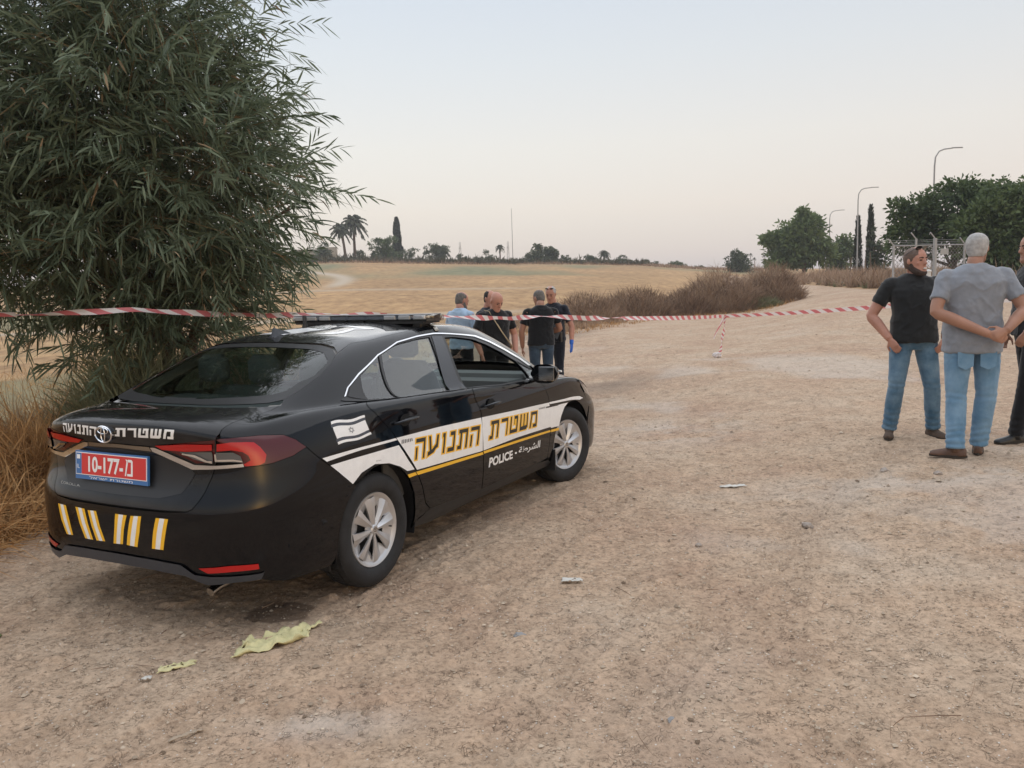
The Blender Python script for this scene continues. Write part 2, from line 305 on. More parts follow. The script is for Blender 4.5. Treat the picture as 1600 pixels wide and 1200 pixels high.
def ground_material():
    m = bpy.data.materials.new('ground_soil'); m.use_nodes = True; t = m.node_tree; b = t.nodes['Principled BSDF']; b.inputs['Roughness'].default_value = .95; b.inputs['Specular IOR Level'].default_value = .15
    N = t.nodes.new; L = t.links.new
    tc = N('ShaderNodeTexCoord'); z = N('ShaderNodeVertexColor'); z.layer_name = 'zone'; w_ = N('ShaderNodeVertexColor'); w_.layer_name = 'wear_shade'
    zs = N('ShaderNodeSeparateColor'); L(z.outputs[0],zs.inputs[0]); ws = N('ShaderNodeSeparateColor'); L(w_.outputs[0],ws.inputs[0])
    def noise(sc, det=6, ro=.6, st=None):
        n = N('ShaderNodeTexNoise'); n.inputs['Scale'].default_value = sc; n.inputs['Detail'].default_value = det; n.inputs['Roughness'].default_value = ro
        if st: mp = N('ShaderNodeMapping'); mp.inputs['Scale'].default_value = st; L(tc.outputs['Object'],mp.inputs[0]); L(mp.outputs[0],n.inputs[0])
        else: L(tc.outputs['Object'],n.inputs[0])
        return n.outputs[0]
    def rmp(src, stops): r_ = N('ShaderNodeValToRGB'); ramp(r_.color_ramp, stops); L(src,r_.inputs[0]); return r_.outputs[0]
    def mix(f, a, c, typ='MIX'):
        x = N('ShaderNodeMix'); x.data_type = 'RGBA'; x.blend_type = typ
        (L(f,x.inputs[0]) if hasattr(f,'links') or not isinstance(f,(int,float)) else setattr(x.inputs[0],'default_value',f))
        for s_,i in ((a,6),(c,7)):
            if isinstance(s_,tuple): x.inputs[i].default_value = (*s_,1)
            else: L(s_,x.inputs[i])
        return x.outputs[2]
    def mth(op,a,b_=None):
        x = N('ShaderNodeMath'); x.operation = op
        for s_,i in ((a,0),(b_,1)):
            if s_ is None: continue
            if isinstance(s_,(int,float)): x.inputs[i].default_value = s_
            else: L(s_,x.inputs[i])
        return x.outputs[0]
    dirt = rmp(noise(.7,8,.62), [(.32,(.425,.288,.200)),(.5,(.475,.342,.238)),(.68,(.51,.392,.286))])
    fine = rmp(noise(38,8,.7), [(.32,(.48,.46,.44)),(.48,(1.0,1.0,1.0)),(.68,(1.3,1.3,1.3))])
    dirt = mix(.85, dirt, fine, 'MULTIPLY')
    mid = rmp(noise(7,6,.65,(1,.6,1)), [(.35,(.80,.79,.78)),(.55,(1,1,1)),(.7,(1.10,1.10,1.09))]); dirt = mix(.9, dirt, mid, 'MULTIPLY')
    # fine cracks and crumb shadows, painted as dark curled lines
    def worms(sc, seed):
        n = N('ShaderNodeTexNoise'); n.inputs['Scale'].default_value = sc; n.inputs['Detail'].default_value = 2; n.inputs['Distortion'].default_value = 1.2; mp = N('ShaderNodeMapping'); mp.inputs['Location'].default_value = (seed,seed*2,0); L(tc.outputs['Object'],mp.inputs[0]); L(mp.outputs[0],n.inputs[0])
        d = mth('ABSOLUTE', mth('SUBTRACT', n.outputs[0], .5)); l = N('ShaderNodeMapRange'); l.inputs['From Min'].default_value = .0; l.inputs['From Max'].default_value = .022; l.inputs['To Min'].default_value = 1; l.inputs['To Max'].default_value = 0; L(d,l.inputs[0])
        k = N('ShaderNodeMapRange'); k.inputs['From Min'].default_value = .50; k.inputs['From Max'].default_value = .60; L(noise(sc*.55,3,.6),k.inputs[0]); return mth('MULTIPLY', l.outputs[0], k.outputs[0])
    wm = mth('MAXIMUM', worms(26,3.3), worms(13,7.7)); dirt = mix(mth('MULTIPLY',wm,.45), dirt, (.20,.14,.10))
    # grit: pale and dark grains
    vo = N('ShaderNodeTexVoronoi'); vo.inputs['Scale'].default_value = 55; L(tc.outputs['Object'],vo.inputs[0])
    vs = N('ShaderNodeSeparateColor'); L(vo.outputs['Color'],vs.inputs[0])
    grain = mth('MULTIPLY', mth('LESS_THAN',vo.outputs['Distance'],.22), mth('GREATER_THAN',vs.outputs[0],.86))
    dirt = mix(mth('MULTIPLY',grain,.8), dirt, (.68,.63,.56))
    grain2 = mth('MULTIPLY', mth('LESS_THAN',vo.outputs['Distance'],.25), mth('GREATER_THAN',vs.outputs[1],.90))
    dirt = mix(mth('MULTIPLY',grain2,.6), dirt, (.10,.08,.065))
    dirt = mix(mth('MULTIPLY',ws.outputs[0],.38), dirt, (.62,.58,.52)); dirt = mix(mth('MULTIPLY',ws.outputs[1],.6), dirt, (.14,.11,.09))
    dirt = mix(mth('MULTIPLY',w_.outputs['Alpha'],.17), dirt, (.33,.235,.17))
    dirt = mix(mth('MULTIPLY',ws.outputs[2],.75), dirt, (.13,.085,.058))
    straw = rmp(noise(1.3,8,.7,(1,.45,1)), [(.3,(.235,.145,.08)),(.5,(.41,.265,.142)),(.7,(.52,.355,.19))])
    straw = mix(.35, straw, rmp(noise(.11,4,.6,(1,.5,1)),[(.35,(.55,.50,.45)),(.65,(1.25,1.15,1.0))]), 'MULTIPLY')
    straw = mix(.18, straw, rmp(z.outputs['Alpha'],[(.0,(.55,.5,.45)),(1,(1.2,1.2,1.2))]), 'MULTIPLY')
    grn = rmp(noise(.5,6,.65,(1,.4,1)), [(.3,(.15,.15,.085)),(.7,(.26,.235,.135))])
    far = mix(zs.outputs[1], straw, grn); far = mix(zs.outputs[2], far, (.46,.38,.29))
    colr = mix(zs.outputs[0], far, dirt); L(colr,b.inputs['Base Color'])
    h1 = mth('ADD', mth('MULTIPLY',noise(26,10,.72),.8), mth('MULTIPLY',noise(110,4,.6),.18)); h1 = mth('ADD',h1, mth('MULTIPLY',grain,.10)); h1 = mth('SUBTRACT',h1, mth('MULTIPLY',wm,.35))
    bp = N('ShaderNodeBump'); bp.inputs['Strength'].default_value = 1; bp.inputs['Distance'].default_value = .016; L(h1,bp.inputs['Height']); L(bp.outputs[0],b.inputs['Normal'])
    return m
M_ground = ground_material()
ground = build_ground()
# ================================================================ the police car
CARX, CARY, CARYAW = -1.5383, 4.9576, 27.4136
M_paint = mat('black_car_paint', (.003,.0035,.005), .25, coat=1, spec=.0, rvar=.06)
M_dusty = mat('dusty_black_paint', (.010,.010,.011), .3, coat=.95, spec=.05, rvar=.2, var=.7, vscale=5)
M_blackp = mat('black_plastic', (.012,.012,.013), .45)
M_greyp = mat('grey_plastic', (.035,.04,.05), .38, bump=.1)
M_rubber = mat('rubber', (.016,.016,.017), .78, var=.35, vscale=14, bump=.15, bscale=90)
M_chrome = mat('chrome', (.75,.76,.78), .12, metal=1)
M_dchrome = mat('satin_chrome', (.36,.33,.29), .22, metal=1)
M_white = mat('white_film', (.84,.84,.83), .35, coat=.4, var=.05, vscale=20)
M_yellow = mat('yellow_film', (.90,.50,.02), .35, coat=.4)
M_ink = mat('black_film', (.018,.017,.016), .4)
M_slate = mat('slate_film', (.045,.052,.07), .4, coat=.3)
M_glass = glassmat('tinted_glass', (.72,.82,.78), 1.62)
M_rglass = glassmat('rear_glass', (.42,.50,.47), 1.5, .02)
M_wglass = glassmat('windshield_glass', (.62,.70,.67), 1.5)
M_red = mat('red_lens', (.45,.006,.006), .2, coat=.4)
M_dred = mat('dark_red_lens', (.07,.003,.004), .18, coat=.35)
M_clear = mat('clear_lens', (.10,.10,.10), .1, coat=1)
M_silver = mat('silver_wheel_paint', (.56,.56,.57), .33, metal=.65, var=.06, vscale=12)
M_seat = mat('seat_fabric', (.11,.115,.12), .9)
M_cabin = mat('cabin_plastic', (.09,.092,.095), .7)
M_platered = mat('plate_red', (.62,.03,.03), .4, coat=.4)
M_plateblue = mat('plate_blue', (.045,.16,.40), .4, coat=.3)
M_seam = mat('dark_gap', (.003,.003,.003), .9)
U = {'dlo_top':[(4.76,9.08),(4.62,9.4),(4.72,9.8),(5.14,10.36),(6.1,10.72),(7.36,10.82),(8.36,10.84),(9.48,10.74),(10.58,10.68),(11.32,10.46),(11.88,10.16),(12.3,9.8),(12.34,9.46)],
 'belt':[(4.76,9.06),(5.94,8.68),(7.32,8.44),(8.84,7.82),(9.28,7.84),(10.08,7.28),(10.86,7.24),(11.3,7.2)],
 'dlo_top_in':[(4.86,9.14),(4.74,9.4),(4.88,9.76),(5.32,10.28),(6.2,10.6),(7.38,10.7),(8.34,10.72),(9.32,10.64),(10.22,10.54),(10.86,10.34),(11.34,10.06),(11.66,9.76),(11.78,9.5)],
 'quarter_trim':[(4.9,9.1),(4.74,9.4),(4.8,9.72),(5.86,8.78)],
 'pane_q':[(4.9,9.74),(5.22,10.36),(7.2,8.66),(5.94,8.78)],
 'pane_r':[(5.32,10.42),(6.12,10.62),(7.38,10.7),(8.12,10.7),(8.82,8.74),(7.28,8.62)],
 'pillar':[(8.22,10.72),(8.72,10.68),(9.26,7.8),(8.88,7.84)],
 'open_f':[(8.84,10.62),(9.3,10.62),(10.2,10.52),(10.78,10.32),(11.24,10.06),(11.58,9.72),(10.92,7.32),(10.1,7.36),(9.32,7.84)],
 'tri_f':[(11.62,9.74),(12.08,9.28),(11.32,7.26),(10.96,7.26)],
 'door_gap':[(9.06,7.82),(9.3,6.3),(9.4,5.16),(9.36,3.6),(9.4,1.98),(9.4,1.18)],
 'rdoor_rear':[(5.94,8.68),(6.88,6.8),(7.14,5.84),(7.38,4.64),(7.64,3.44),(7.86,2.4),(7.96,1.72),(8.1,1.38)],
 'fdoor_front':[(11.32,6.74),(11.54,5.48),(11.62,4.94),(11.66,4.4),(11.66,3.36),(11.66,2.54)],
 'rglass':[(0.68,10.54),(1.96,10.64),(2.6,10.56),(3.12,10.34),(3.28,10.06),(3.24,9.74),(2.88,9.32),(2.64,9.08),(2.32,8.96),(1.62,8.82),(0.58,8.76)],
 'lidgap':[(2.76,8.86),(2.6,8.0),(2.64,7.28),(2.64,6.86),(2.48,6.52),(2.14,5.52),(1.98,5.02),(1.8,4.2),(1.66,3.76),(1.54,3.64),(0.0,3.8)],
 'tl_all':[(0.8,6.14),(1.6,6.32),(2.42,6.5),(2.62,6.58),(3.14,6.64),(3.66,6.62),(4.32,6.5),(4.62,6.26),(4.84,5.92),(4.48,5.68),(3.92,5.56),(3.46,5.54),(2.98,5.54),(2.16,5.56),(1.66,5.66),(1.22,5.92),(0.88,6.08)],
 'tl_red_up':[(0.82,6.16),(1.58,6.28),(2.34,6.34),(2.24,6.1),(1.5,6.02),(0.92,6.04)],
 'tl_chrome':[(0.7,6.08),(0.8,6.08),(1.2,5.84),(1.62,5.62),(2.16,5.6),(2.98,5.64),(3.0,5.54),(2.16,5.5),(1.56,5.48),(1.08,5.74),(0.72,5.96)],
 'bar':[(-1.66,6.0),(-0.76,6.04),(0.0,6.14),(0.68,6.1),(0.68,5.96),(0.0,6.0),(-0.78,5.94),(-1.54,5.9)],
 'bgap':[(4.84,5.92),(5.28,4.88),(5.96,3.54)],
 'trim_low':[(-2.18,1.58),(-0.12,1.84),(1.34,1.78),(1.62,1.5),(1.96,1.46),(3.24,1.5),(3.38,1.52),(3.28,1.3),(2.54,1.26),(1.88,1.14),(1.4,1.48),(-0.14,1.56),(-2.44,1.12)],
 'reflector':[(1.72,1.7),(2.48,1.8),(3.22,1.8),(3.24,1.64),(2.56,1.62),(1.92,1.56)],
 'lettersL':[(-1.54,6.8),(-0.4,6.7),(-0.46,6.32),(-1.48,6.38)],
 'lettersR':[(0.06,6.72),(1.48,6.84),(1.34,6.42),(0.0,6.38)],
 'logo':[(-0.4,6.42),(0.0,6.48),(-0.18,6.76),(-0.28,6.14)],
 'plate':[(-0.94,5.8),(0.74,5.82),(0.7,4.92),(-1.0,4.8)],
 'model':[(-1.56,4.5),(-0.88,4.48),(-0.84,4.34),(-1.52,4.34)],
 'bs0':[(-1.5,3.24),(-1.2,3.24),(-1.12,2.68),(-1.06,2.16),(-1.28,2.14),(-1.42,2.62)],
 'bs1':[(-0.9,3.26),(-0.66,3.24),(-0.6,2.66),(-0.52,2.14),(-0.72,2.14),(-0.82,2.62)],
 'bs2':[(-0.58,3.2),(-0.38,3.22),(-0.32,2.64),(-0.24,2.16),(-0.44,2.14),(-0.52,2.62)],
 'bs3':[(0.04,3.22),(0.28,3.22),(0.2,2.68),(0.14,2.16),(-0.06,2.14),(0.0,2.68)],
 'bs4':[(0.36,3.22),(0.58,3.26),(0.52,2.64),(0.44,2.14),(0.22,2.16),(0.28,2.64)],
 'bs5':[(0.88,3.26),(1.14,3.26),(1.06,2.68),(0.98,2.16),(0.74,2.16),(0.8,2.68)],
 'w_thin':[(5.18,5.22),(6.26,5.18),(7.26,5.12),(7.3,4.98),(6.3,5.02),(5.28,4.98)],
 'w_quarter':[(5.36,4.74),(6.32,4.7),(7.32,4.68),(7.42,4.24),(7.52,3.76),(7.66,3.22),(7.48,3.26),(7.3,3.6),(7.02,3.94),(6.62,4.12),(6.2,3.92),(5.92,3.54),(5.66,4.08)],
 'w_rdoor':[(7.28,5.12),(8.3,5.02),(9.38,4.8),(9.38,4.14),(9.36,2.9),(8.56,3.02),(7.72,3.16),(7.54,3.96),(7.4,4.58)],
 'w_fdoor':[(9.4,4.8),(10.38,4.6),(11.64,4.42),(11.64,3.58),(11.66,2.82),(10.38,2.92),(9.38,2.9),(9.38,3.94)],
 'w_fender':[(11.64,4.1),(12.72,3.98),(12.46,3.74),(12.24,3.24),(12.1,2.7),(11.66,2.76),(11.64,3.36)],
 'w_fthin':[(11.64,4.44),(12.52,4.32),(13.62,4.32),(13.88,4.2),(13.58,4.04),(12.5,4.16),(11.66,4.3)],
 'dark_f':[(11.46,4.2),(12.1,4.12),(12.08,4.02),(11.46,4.1)],
 'y_q':[(7.48,3.1),(7.68,3.08),(7.72,2.94),(7.52,2.94)],
 'y_r':[(7.7,3.08),(9.36,2.84),(9.38,2.72),(7.74,2.92)],
 'y_f':[(9.38,2.86),(10.38,2.78),(11.64,2.66),(11.66,2.56),(10.4,2.66),(9.4,2.74)],
 'y_n':[(11.68,2.66),(12.12,2.6),(12.1,2.48),(11.68,2.54)],
 'word1':[(7.74,4.76),(9.32,4.38),(9.26,3.26),(7.68,3.64)],
 'word2':[(9.6,4.42),(11.1,4.14),(11.06,3.12),(9.54,3.32)],
 'ticks1':[(7.4,4.92),(7.68,4.84),(7.68,4.68),(7.38,4.7)],
 'ticks2':[(11.16,4.26),(11.44,4.24),(11.42,4.12),(11.16,4.16)],
 'police':[(9.56,2.46),(10.24,2.4),(10.26,2.02),(9.54,2.06)],
 'dot':[(10.32,2.26),(10.38,2.24),(10.38,2.16),(10.32,2.18)],
 'arab':[(10.44,2.4),(11.22,2.36),(11.2,1.92),(10.44,2.06)],
 'small':[(6.66,4.28),(6.8,4.24),(6.8,4.2),(6.66,4.22)],
 'flag':[(5.62,6.72),(6.6,6.72),(6.64,5.72),(5.66,5.66)],
 'h_r':[(7.3,6.18),(7.66,6.32),(7.96,6.02),(7.64,5.7)],
 'h_f':[(9.42,5.44),(9.88,5.48),(9.88,5.38),(9.6,5.0)],
 'recess':[(7.62,6.1)],
 'roof1':[(-3.56,12.66),(-3.0,13.26),(1.78,13.98),(3.78,13.46),(5.68,12.5),(5.48,12.4),(3.5,13.28),(1.9,13.96),(0.16,12.98),(0.02,11.16)],
 'roof2':[(0.16,11.68),(1.54,12.38),(3.98,12.9),(5.5,12.48),(5.28,12.44),(4.06,12.72),(1.72,12.02),(0.12,11.98)],
 'fin':[(-0.3,10.88),(0.08,11.28)],
 'aer':[(-3.4,13.16)],
 'strap':[(8.52,11.42),(8.94,11.36),(8.62,10.88),(8.2,10.92)],
 'headl':[(13.22,5.36),(13.78,5.34),(14.08,5.26),(14.22,4.98),(13.72,5.02)],
 'hood':[(13.98,8.66),(12.22,6.84),(12.64,5.5),(13.16,5.3),(13.76,5.26)],
 'arch_r':[(7.68,0.72),(7.7,1.24),(7.7,1.62),(7.68,1.94),(7.66,2.26),(7.6,2.56),(7.54,2.86),(7.44,3.14),(7.34,3.42),(7.2,3.66),(7.06,3.84),(6.9,3.96),(6.74,4.0),(6.56,3.96),(6.38,3.84),(6.2,3.66),(6.04,3.42),(5.88,3.16),(5.76,2.86),(5.64,2.56),(5.56,2.26),(5.52,1.94),(5.5,1.62),(5.5,1.24),(5.54,0.72)],
 'arch_f':[(11.9,0.72),(11.88,1.24),(11.86,1.62),(11.88,1.94),(11.92,2.26),(11.98,2.56),(12.08,2.86),(12.18,3.16),(12.32,3.44),(12.48,3.68),(12.66,3.86),(12.84,3.98),(13.04,4.02),(13.22,4.02),(13.4,3.94),(13.56,3.8),(13.72,3.58),(13.86,3.32),(13.98,3.0),(14.08,2.68),(14.16,2.34),(14.2,2.0),(14.24,1.68),(14.22,1.34),(14.2,0.88)],
 'tl_red':[[(0.84,6.16),(1.58,6.28),(2.3,6.32),(2.2,6.1),(1.5,6.02),(0.96,6.04)],[(2.46,6.36),(2.86,6.42),(3.28,6.38),(3.48,6.34),(3.62,6.14),(3.74,5.86),(3.66,5.62),(3.5,5.56),(3.06,5.56),(3.0,5.62),(3.24,5.74),(3.2,5.9),(3.06,6.04),(2.76,6.12),(2.34,6.08)],[(1.36,6.0),(2.18,6.04),(2.12,5.7),(1.92,5.7),(1.62,5.8)],[(2.3,6.04),(2.78,6.04),(2.96,5.9),(3.0,5.68),(2.6,5.72),(2.2,5.72)],[(1.42,5.98),(1.72,5.94),(2.0,5.76),(2.12,5.76),(2.12,5.68),(1.94,5.72),(1.64,5.88),(1.4,5.94)],[(2.24,5.98),(2.28,5.98),(2.26,5.8),(2.72,5.8),(2.98,5.74),(2.98,5.7),(2.72,5.74),(2.2,5.74)]],
 'bar_r':[(0.0,6.06),(-0.0,6.12),(-0.4,6.1),(-0.68,6.1),(-0.7,5.96),(-0.36,5.98),(-0.0,6.0),(0.0,5.94)]}
SU, SV = .25, .11
def polyarea(p): x,y = p[:,0],p[:,1]; return .5*np.sum(x*np.roll(y,-1)-np.roll(x,-1)*y)
def inpoly(q, p):
    x,y = q[:,0:1],q[:,1:2]; x1,y1 = p[:,0],p[:,1]; x2,y2 = np.roll(x1,-1),np.roll(y1,-1)
    c = ((y1>y)!=(y2>y)) & (x < (x2-x1)*(y-y1)/np.where(y2==y1,1e-12,y2-y1)+x1)
    return c.sum(1)%2==1
def dpoly(q, p):
    a = p; b = np.roll(p,-1,0); ab = b-a; L2 = np.maximum((ab**2).sum(1),1e-12)
    t = np.clip(((q[:,None]-a)*ab).sum(-1)/L2,0,1); return np.sqrt(((q[:,None]-a-ab*t[...,None])**2).sum(-1)).min(1)
def smooth_loop(p, d):          # resample edges to length d
    o = []
    for i in range(len(p)):
        a = p[i]; b = p[(i+1)%len(p)]; k = max(1,int(math.ceil(np.linalg.norm(b-a)/d)))
        for j in range(k): o.append(a+(b-a)*j/k)
    return np.array(o)
def inset_loop(p, e):
    if not e: return p
    if polyarea(p)<0: p = p[::-1]
    a = np.roll(p,1,0); b = np.roll(p,-1,0)
    t1 = p-a; t2 = b-p; n1 = np.column_stack([-t1[:,1],t1[:,0]]); n2 = np.column_stack([-t2[:,1],t2[:,0]])
    n1 /= np.linalg.norm(n1,axis=1,keepdims=True)+1e-9; n2 /= np.linalg.norm(n2,axis=1,keepdims=True)+1e-9
    m = n1+n2; m /= np.maximum((m**2).sum(1,keepdims=True)/2,.5); return p+m*e
def panel(name, loop, m, parent, off=0., inset=0., skirt=.012, step=.035, holes=(), mirror=False, uvfun=None, union=None, bulge=0.):
    """a piece of the body skin: outline in surface coordinates, laid on the surface at height off, its rim turned inwards"""
    S = np.array([SU,SV])
    if union is not None: loops = [np.asarray(l,float)*S for l in union]
    else: loops = [inset_loop(np.asarray(loop,float)*S, inset)]
    hl = [inset_loop(np.asarray(h,float)*S, -inset) for h in holes]
    V = []; E = []; 
    for l in loops+hl:
        l = smooth_loop(l, step); n = len(V); V += [tuple(q) for q in l]; E += [(n+i,n+(i+1)%len(l)) for i in range(len(l))]
    allp = np.concatenate(loops); lo,hi = allp.min(0),allp.max(0)
    if (hi-lo).max() > step*1.3:
        gx,gy = np.meshgrid(np.arange(lo[0]+step*.5,hi[0],step),np.arange(lo[1]+step*.5,hi[1],step*.8),indexing='ij'); q = np.column_stack([gx.ravel(),gy.ravel()])
        if len(q):
            k = np.zeros(len(q),bool); 
            for l in loops: k |= inpoly(q,l)
            for l in loops+hl: k &= dpoly(q,l)>step*.45
            for h in hl: k &= ~inpoly(q,h)
            V += [tuple(a) for a in q[k]]
    vo,eo,fo,_,_,_ = delaunay_2d_cdt([Vector(v) for v in V], E, [], 0, 1e-6)
    P2 = np.array([tuple(v) for v in vo]); T = np.array([tuple(f) for f in fo if len(f)==3])
    c = P2[T].mean(1); k = np.zeros(len(T),bool)
    for l in loops: k |= inpoly(c,l)
    for h in hl: k &= ~inpoly(c,h)
    T = T[k]
    a2 = P2[T]; ar = (a2[:,1,0]-a2[:,0,0])*(a2[:,2,1]-a2[:,0,1])-(a2[:,2,0]-a2[:,0,0])*(a2[:,1,1]-a2[:,0,1])
    T = T[np.abs(ar)>1e-10]; ar = ar[np.abs(ar)>1e-10]; T = np.where((ar<0)[:,None], T[:,::-1], T)
    used = np.unique(T); re = -np.ones(len(P2),int); re[used] = np.arange(len(used)); T = re[T]; P2 = P2[used]
    p,n = SF.ev(P2[:,0]/SU, P2[:,1]/SV) if uvfun is None else uvfun(P2)
    o_ = off
    if bulge:
        d = dpoly(P2, loops[0]); o_ = (off + bulge*np.clip(d/.03,0,1)**.6)[:,None]
    p = p+n*o_
    Tn = T
    if skirt:
        from collections import Counter
        ed = Counter(); 
        for t in T:
            for i in range(3): ed[(t[i],t[(i+1)%3])] += 1
        bd = [e for e in ed if (e[1],e[0]) not in ed]
        nv = len(p); ids = sorted({i for e in bd for i in e}); mp = {i:nv+j for j,i in enumerate(ids)}; mq = {i:nv+len(ids)+j for j,i in enumerate(ids)}
        cen = p.mean(0); outn = []
        tang = {i:np.zeros(3) for i in ids}
        for a,b in bd:
            t = np.cross(p[b]-p[a], n[a]); t = t/(np.linalg.norm(t)+1e-9); tang[a] += t; tang[b] += t
        tn = np.array([tang[i]/(np.linalg.norm(tang[i])+1e-9) for i in ids])
        sk = [(mp[a],mq[a],mq[b]) for a,b in bd]+[(mp[a],mq[b],mp[b]) for a,b in bd]
        p = np.concatenate([p, p[ids], p[ids]-n[ids]*skirt]); n = np.concatenate([n, tn, tn]); Tn = np.concatenate([T, np.array(sk)])
    fl = np.array([1,1 if mirror else -1,1.]); p = p*fl; n = n*fl
    if mirror: Tn = Tn[:,::-1]
    me_o = obj(name, p, np.ascontiguousarray(Tn), m, parent, True, normals=n)
    return me_o
car = empty('police_car', (CARX,CARY,0), R(90-CARYAW), 'black police sedan with white and yellow side stripes and a roof light bar', 'car')
def mirr(l): return [(-a,b) for a,b in l[::-1]]
def both(name, loop, m, parent=None, **k):
    r = panel(name, loop, m, parent or car, **k); 
    l = panel(name, loop, m, parent or car, mirror=True, **k); return r,l
A_ = U; arr = A_['arch_r']; arf = A_['arch_f']; tl = A_['tl_all']; lg = A_['lidgap']; rg = A_['rglass']; dt = A_['dlo_top']; be = A_['belt']
G = .0022
def xzuv(x,z,lo=4.,hi=15.5):     # side surface parameters of a point seen from the side
    uu,vv = np.meshgrid(np.arange(lo,hi,.1),np.arange(0,9.,.1),indexing='ij'); p,_ = SF.ev(uu,vv); d = (p[...,0]-x)**2+(p[...,2]-z)**2; j = d.argmin(); return (uu.ravel()[j],vv.ravel()[j])
# --- doors
rd = [be[1]]+A_['rdoor_rear'][1:]+[A_['door_gap'][-1]]+A_['door_gap'][::-1][1:-1]+[be[4],be[3],be[2]]
fdb = xzuv(2.235,.285)
fd = A_['door_gap'][1:]+[xzuv(1.7,.28),xzuv(2.1,.28),fdb]+A_['fdoor_front'][::-1][:-1]+[A_['fdoor_front'][0],be[-1],be[6],be[5],be[4]]
rdoor = both('rear_door', rd, M_paint, inset=G); fdoor = both('front_door', fd, M_paint, inset=G)
# --- fender
k0 = [arf[-1]]
hl = A_['headl']
fend = [A_['fdoor_front'][0], be[-1], (12.25,9.0), (12.7,8.75), (13.2,8.2), (13.5,7.6), (13.72,6.9), (13.8,6.1), (13.85,5.6), (13.8,5.1), (13.95,4.85)]+[xzuv(3.08,.60), xzuv(3.04,.50)]+[a for a in arf[::-1] if a[1]<99][1:]+[xzuv(2.32,.262)]+[fdb]+A_['fdoor_front'][::-1][:-1]
both('front_fender', fend, M_paint, inset=G)
# --- quarter panel with the pillar and the roof rail
i0 = min(range(len(arr)), key=lambda i:(arr[i][0]-A_['bgap'][2][0])**2*SU**2+(arr[i][1]-A_['bgap'][2][1])**2*SV**2)
TL_T = [tl[8],tl[7],tl[6],tl[5],tl[4],tl[3]]
railtop = [(3.2,10.9),(3.9,11.05),(5,11.2),(7,11.25),(9,11.25),(11,11.2),(12.4,11.1),(13.2,10.95)]
quart = [be[1]]+A_['rdoor_rear'][1:]+[xzuv(.42,.27)]+arr[:i0]+[A_['bgap'][2],A_['bgap'][1]]+TL_T+[lg[3],lg[2],lg[1],lg[0]]+rg[7:2:-1]+railtop+[(13.25,10.3),(13.05,9.8),(12.75,9.2),(12.5,8.95),be[-1]]+dt[::-1]
both('quarter_panel', quart, M_paint, inset=G)
# --- sill
both('rocker_panel', [arr[0],xzuv(.42,.262),A_['rdoor_rear'][-1],(9.4,1.2),xzuv(1.7,.272),xzuv(2.1,.272),xzuv(2.30,.262),arf[0] if arf[0][0]<12.7 else arf[-1],xzuv(2.36,.2),(11,.2),(9.4,.2),(8.2,.2)], M_blackp, inset=.001, off=-.004)
# --- rear lid, glass, roof, windscreen, hood, bumpers (each across the middle)
def across(name, half, m, c='rear', **k):
    h = [q for q in half]; f = (lambda q:(-q[0],q[1])) if c=='rear' else (lambda q:(36-q[0],q[1]))
    loop = h+[f(q) for q in h[::-1] if abs(q[0]-f(q)[0])>.02]
    return panel(name, loop, m, car, **k)
lidtop = [(0,8.45),(.8,8.5),(1.6,8.62)]
lidp = across('trunk_lid', lidtop+lg[:-2]+[lg[-2],(1.0,3.62),(0,3.6)], M_dusty, inset=G)
rgl = [rg[7],rg[8],(1.5,8.78),(.8,8.66),(0,8.62)]
across('rear_window', [(0,10.62),(1.0,10.62)]+rg[1:9]+[(1.5,8.8),(.8,8.68),(0,8.64)], M_rglass, off=-.003, inset=.003, skirt=0)
hole = [(0,10.45),(1.0,10.45)]+[(a-.12,b-.18) for a,b in rg[1:4]]+[(a-.2,b) for a,b in rg[4:6]]+[(a-.18,b+.25) for a,b in rg[6:9]]+[(1.5,9.1),(.8,9.0),(0,8.95)]
hole_l = hole+[(-a,b) for a,b in hole[::-1] if a>.02]
ol = [(0,10.62),(1.0,10.62)]+rg[1:9]+[(1.5,8.8),(.8,8.68),(0,8.64)]; ol_l = ol+[(-a,b) for a,b in ol[::-1] if a>.02]
panel('window_seal', ol_l, M_blackp, car, off=-.0015, skirt=.004, holes=[hole_l])
roofh = [(0,10.7),(1.0,10.7),(1.9,10.72),(2.6,10.72)]+[(3.1,10.85)]+railtop+[(14,10.92),(15.5,10.95),(18,10.95)]
# the roof spans both ends: close the loop over the centre line at v=14
rp_ = [(0.,10.64),(1.0,10.66),(1.96,10.72),(2.6,10.64),(3.1,10.42),(3.2,10.9)]+railtop[1:]+[(14,10.92),(15.5,10.95),(18.,10.95),(18.,14.),(9,14.),(0,14.)]
both('roof', rp_, M_dusty, inset=0, skirt=0)
across('windshield', [(18,10.85),(15.5,10.85),(14,10.8),(13.4,10.7),(13.35,10.3),(13.15,9.8),(12.95,9.3),(14,9.15),(16,9.1),(18,9.1)], M_wglass, c='front', off=-.003, skirt=0)
hoodh = [(18,8.6),(16,8.65),(14,8.8),(12.9,8.75),(13.25,8.2),(13.55,7.6),(13.77,6.9),(13.85,6.15),(15,5.9),(16.5,5.8),(18,5.8)]
across('hood', hoodh, M_paint, c='front', inset=G)
across('cowl', [(18,9.2),(16,9.2),(14,9.2),(12.6,9.05),(12.85,8.7),(14,8.7),(16,8.55),(18,8.5)], M_blackp, c='front', off=-.006, skirt=.02)
hb = both('headlight', [(13.88,5.55),(13.86,6.05),(15,5.82),(16.3,5.72),(16.5,5.2),(15.2,4.7),(14.2,4.75)], M_clear, inset=.002, off=-.004)
